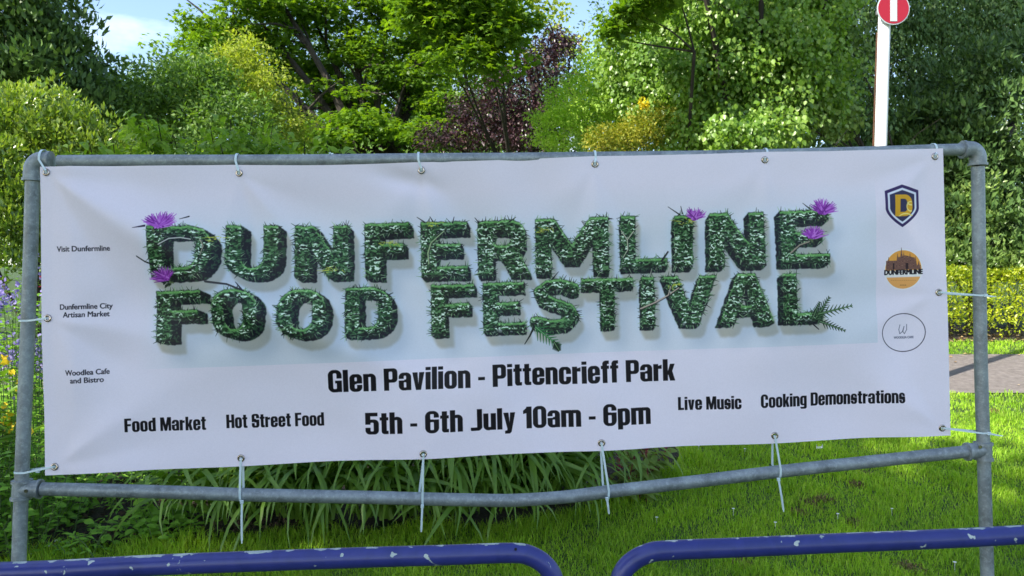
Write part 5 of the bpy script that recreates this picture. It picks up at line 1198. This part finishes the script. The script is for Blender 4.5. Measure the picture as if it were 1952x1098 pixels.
spec = [((461, 943), (461, 957), (461, 1036)), ((806, 951), (805, 965), (803, 1014)), ((1158, 938), (1157, 951), (1161, 980)), ((1483, 899), (1484, 914), (1494, 976))]
for i in range(4):
    e = on_banner(8 + i); rc, hd, te = spec[i]; c = F(*rc); rr_ = RP + .002
    pts = [e + Vector((0, .003, 0)), e + Vector((0, -.004, -.004)), c + FN * (rr_ + .001) + Vector((0, 0, .012))]
    for a in range(0, -181, -20): pts.append(c + FN * rr_ * math.cos(R(a)) + Vector((0, 0, 1)) * rr_ * math.sin(R(a)))
    back = [pts[-1], c - FN * (rr_ - .004) + Vector((0, 0, .02)) + FT * (-.012 if i in (1, 2, 3) else 0), e + Vector((-.001, .02, -.01)), e + Vector((0, .004, -.001))]
    hp = F(hd[0], hd[1], RP + .004); tp_ = F(te[0], te[1], RP - .006)
    tie(names_bot[i], pts + back[1:], FT, head=(hp, hp - tp_), tail=[hp, hp.lerp(tp_, .5) + FN * .003, hp.lerp(tp_, .93), tp_], wd=.0072)
def side_tie(i, label, pc_, tail_px, sgn, hd_px=None):
    e = on_banner(i); c = F(*pc_); rr_ = RP + .002; pts = [e + Vector((0, .003, 0)), e + Vector((sgn * .004, -.005, 0)), c + FN * rr_ * .9 - FT * sgn * rr_ * .6]
    for a in range(20, 201, 20): pts.append(c + FN * rr_ * math.cos(R(a)) + FT * sgn * rr_ * math.sin(R(a)))
    pts.append(e + Vector((sgn * .01, .02, -.004))); pts.append(e + Vector((0, .004, -.002)))
    if tail_px:
        a0 = c + FN * (rr_ + .002) + FT * sgn * .004; tl = [a0, F(*tail_px[0], RP * .8), F(*tail_px[1], RP * .5), F(*tail_px[2], RP * .4)]
        tie(label, pts, (0, 0, 1), head=(a0, FT), tail=tl, wd=.0062)
    else: tie(label, pts, (0, 0, 1), head=(F(*hd_px, .012), FT), wd=.0062)
side_tie(6, 'cable tie round the middle of the left post', (52, 611), None, -1, (78, 612))
side_tie(7, 'cable tie round the left post just above the tee fitting', (43, 899), None, -1, (72, 898))
side_tie(12, 'cable tie across the right post in front of the golden hedge', (1868, 563), [(1880, 564), (1892, 565), (1899, 565.5)], 1)
side_tie(13, 'cable tie across the right post at the lower banner corner', (1874, 824), [(1888, 827), (1903, 830), (1912, 831)], 1)

# ------------------------------------------------------------------ blue barriers in front
def barrier(label, px, d0, legs_u, far):
    """hoop of painted tube following photograph points at a near-constant distance; legs go down into the ground"""
    base = P(px[len(px) // 2][0], 549, d0); root = empty('hoop_barrier', (base.x, d0, 0), label, 'barrier', 'blue hoop barriers'); pts = [P(u, v_, d0 + k_ * (u - 976) / 1000) for (u, v_), k_ in ((p_, .09) for p_ in px)]
    return root, pts
RB = 0.0242
M_dark = plain('drilled_hole', (.005, .005, .006), .8)
def hoop(label, rail, bend_out, outside_dir):
    root, pts = barrier(label, rail, 1.95, None, None)
    c = catmull(pts, 5); leg_x = pts[-1]; far_ = pts[0]
    # outer end: round bend then leg (outside the picture)
    q0 = c[0]; out = [q0 + Vector((outside_dir * .16 * math.sin(R(a)), 0, -.16 * (1 - math.cos(R(a))))) for a in range(90, 0, -15)]; down = [Vector((out[0].x, out[0].y, -.05))]
    inner = [Vector((c[-1].x + (c[-1].x - c[-2].x) * .2, c[-1].y, -.05))]
    mb = MB(); mb.tube(down + out + c + inner, RB, 24); mb.build('tube', M_blue, root)
    return root
ra = hoop('blue hoop barrier with chipped paint at the lower left', [(-260, 1100), (-80, 1094), (100, 1088), (300, 1077), (650, 1064), (850, 1058), (975, 1054), (1012, 1060), (1040, 1078), (1056, 1105), (1062, 1150)], None, -1)
c = P(983, 1046.5, 1.95 - RB * .9); mb = MB(); mb.tube([c + Vector((0, .002, -.001)), c - Vector((0, .0015, 0))], .0035, 10); o = mb.build('drain_hole', M_dark, ra)
hoop('blue hoop barrier with scratched paint at the lower right', [(2230, 1006), (2100, 1011), (1952, 1019), (1800, 1027), (1600, 1035), (1420, 1043), (1275, 1049), (1235, 1055), (1203, 1072), (1184, 1098), (1176, 1145)], None, 1)

# ------------------------------------------------------------------ no entry sign turned on its side
YS = 7.7
sg = empty('no_entry_sign', (P(1676, 400, YS).x, YS, float(ground_z(0, YS))), 'round red no entry sign turned sideways on a white pole', 'road sign')
pb, pt = P(1670, 760, YS), P(1687, 20, YS); pb.z = float(ground_z(0, YS)) - .05
rp_ = 11.0 / FPX * YS
mb = MB(); mb.tube([pb, P(1679, 275, YS), pt + Vector((0, 0, .1))], rp_, 20); mb.build('pole', M_white, sg)
mb = MB(); mb.tube([pb + Vector((-rp_ - .004, .03, 0)), P(1679, 275, YS) + Vector((-rp_ - .004, .03, 0)), P(1686, 60, YS) + Vector((-rp_ - .003, .03, 0))], .007, 8); mb.build('brown_strip', M_brown, sg)  # thin brown strip along the left side of the pole
cs = P(1695, 22, YS) + Vector((0, -rp_ - .03, 0)); rs = 30.5 / FPX * YS
def disc(r, y0, y1, name, mat, seg=48):
    mb = MB(); mb.tube([cs + Vector((0, y0, 0)), cs + Vector((0, y1, 0))], r, seg); mb.build(name, mat, sg)
disc(rs, .0, .012, 'sign_plate', M_signw); disc(rs * .945, -.003, .001, 'red_face', M_red)
mb = MB(); mb.box(cs + Vector((0, -.0045, 0)), Vector((1, 0, 0)), Vector((0, 1, 0)), Vector((0, 0, 1)), rs * .21, .0015, rs * .80); mb.build('white_bar', M_signw, sg, smooth=False, bevel=.0005)
mb = MB(); mb.box(P(1687, 22, YS) + Vector((0, -.01, 0)), Vector((1, 0, 0)), Vector((0, 1, 0)), Vector((0, 0, 1)), rp_ + .01, rp_ + .008, .02); mb.build('clamp', M_grey, sg, smooth=False, bevel=.002)
# scrap of white litter on the lawn
g = GI(1561, 862); mb = MB(); pts = [g + Vector((random.uniform(-.035, .035), random.uniform(-.02, .02), .03 + random.uniform(0, .025))) for _ in range(9)]
pts.sort(key=lambda p_: p_.x); mb.ribbon(pts, (0, .5, .8), .016, .002); tag(mb.build('paper_scrap', M_petal, origin=g), 'small crumpled white scrap lying on the lawn behind the bottom rail', 'litter')
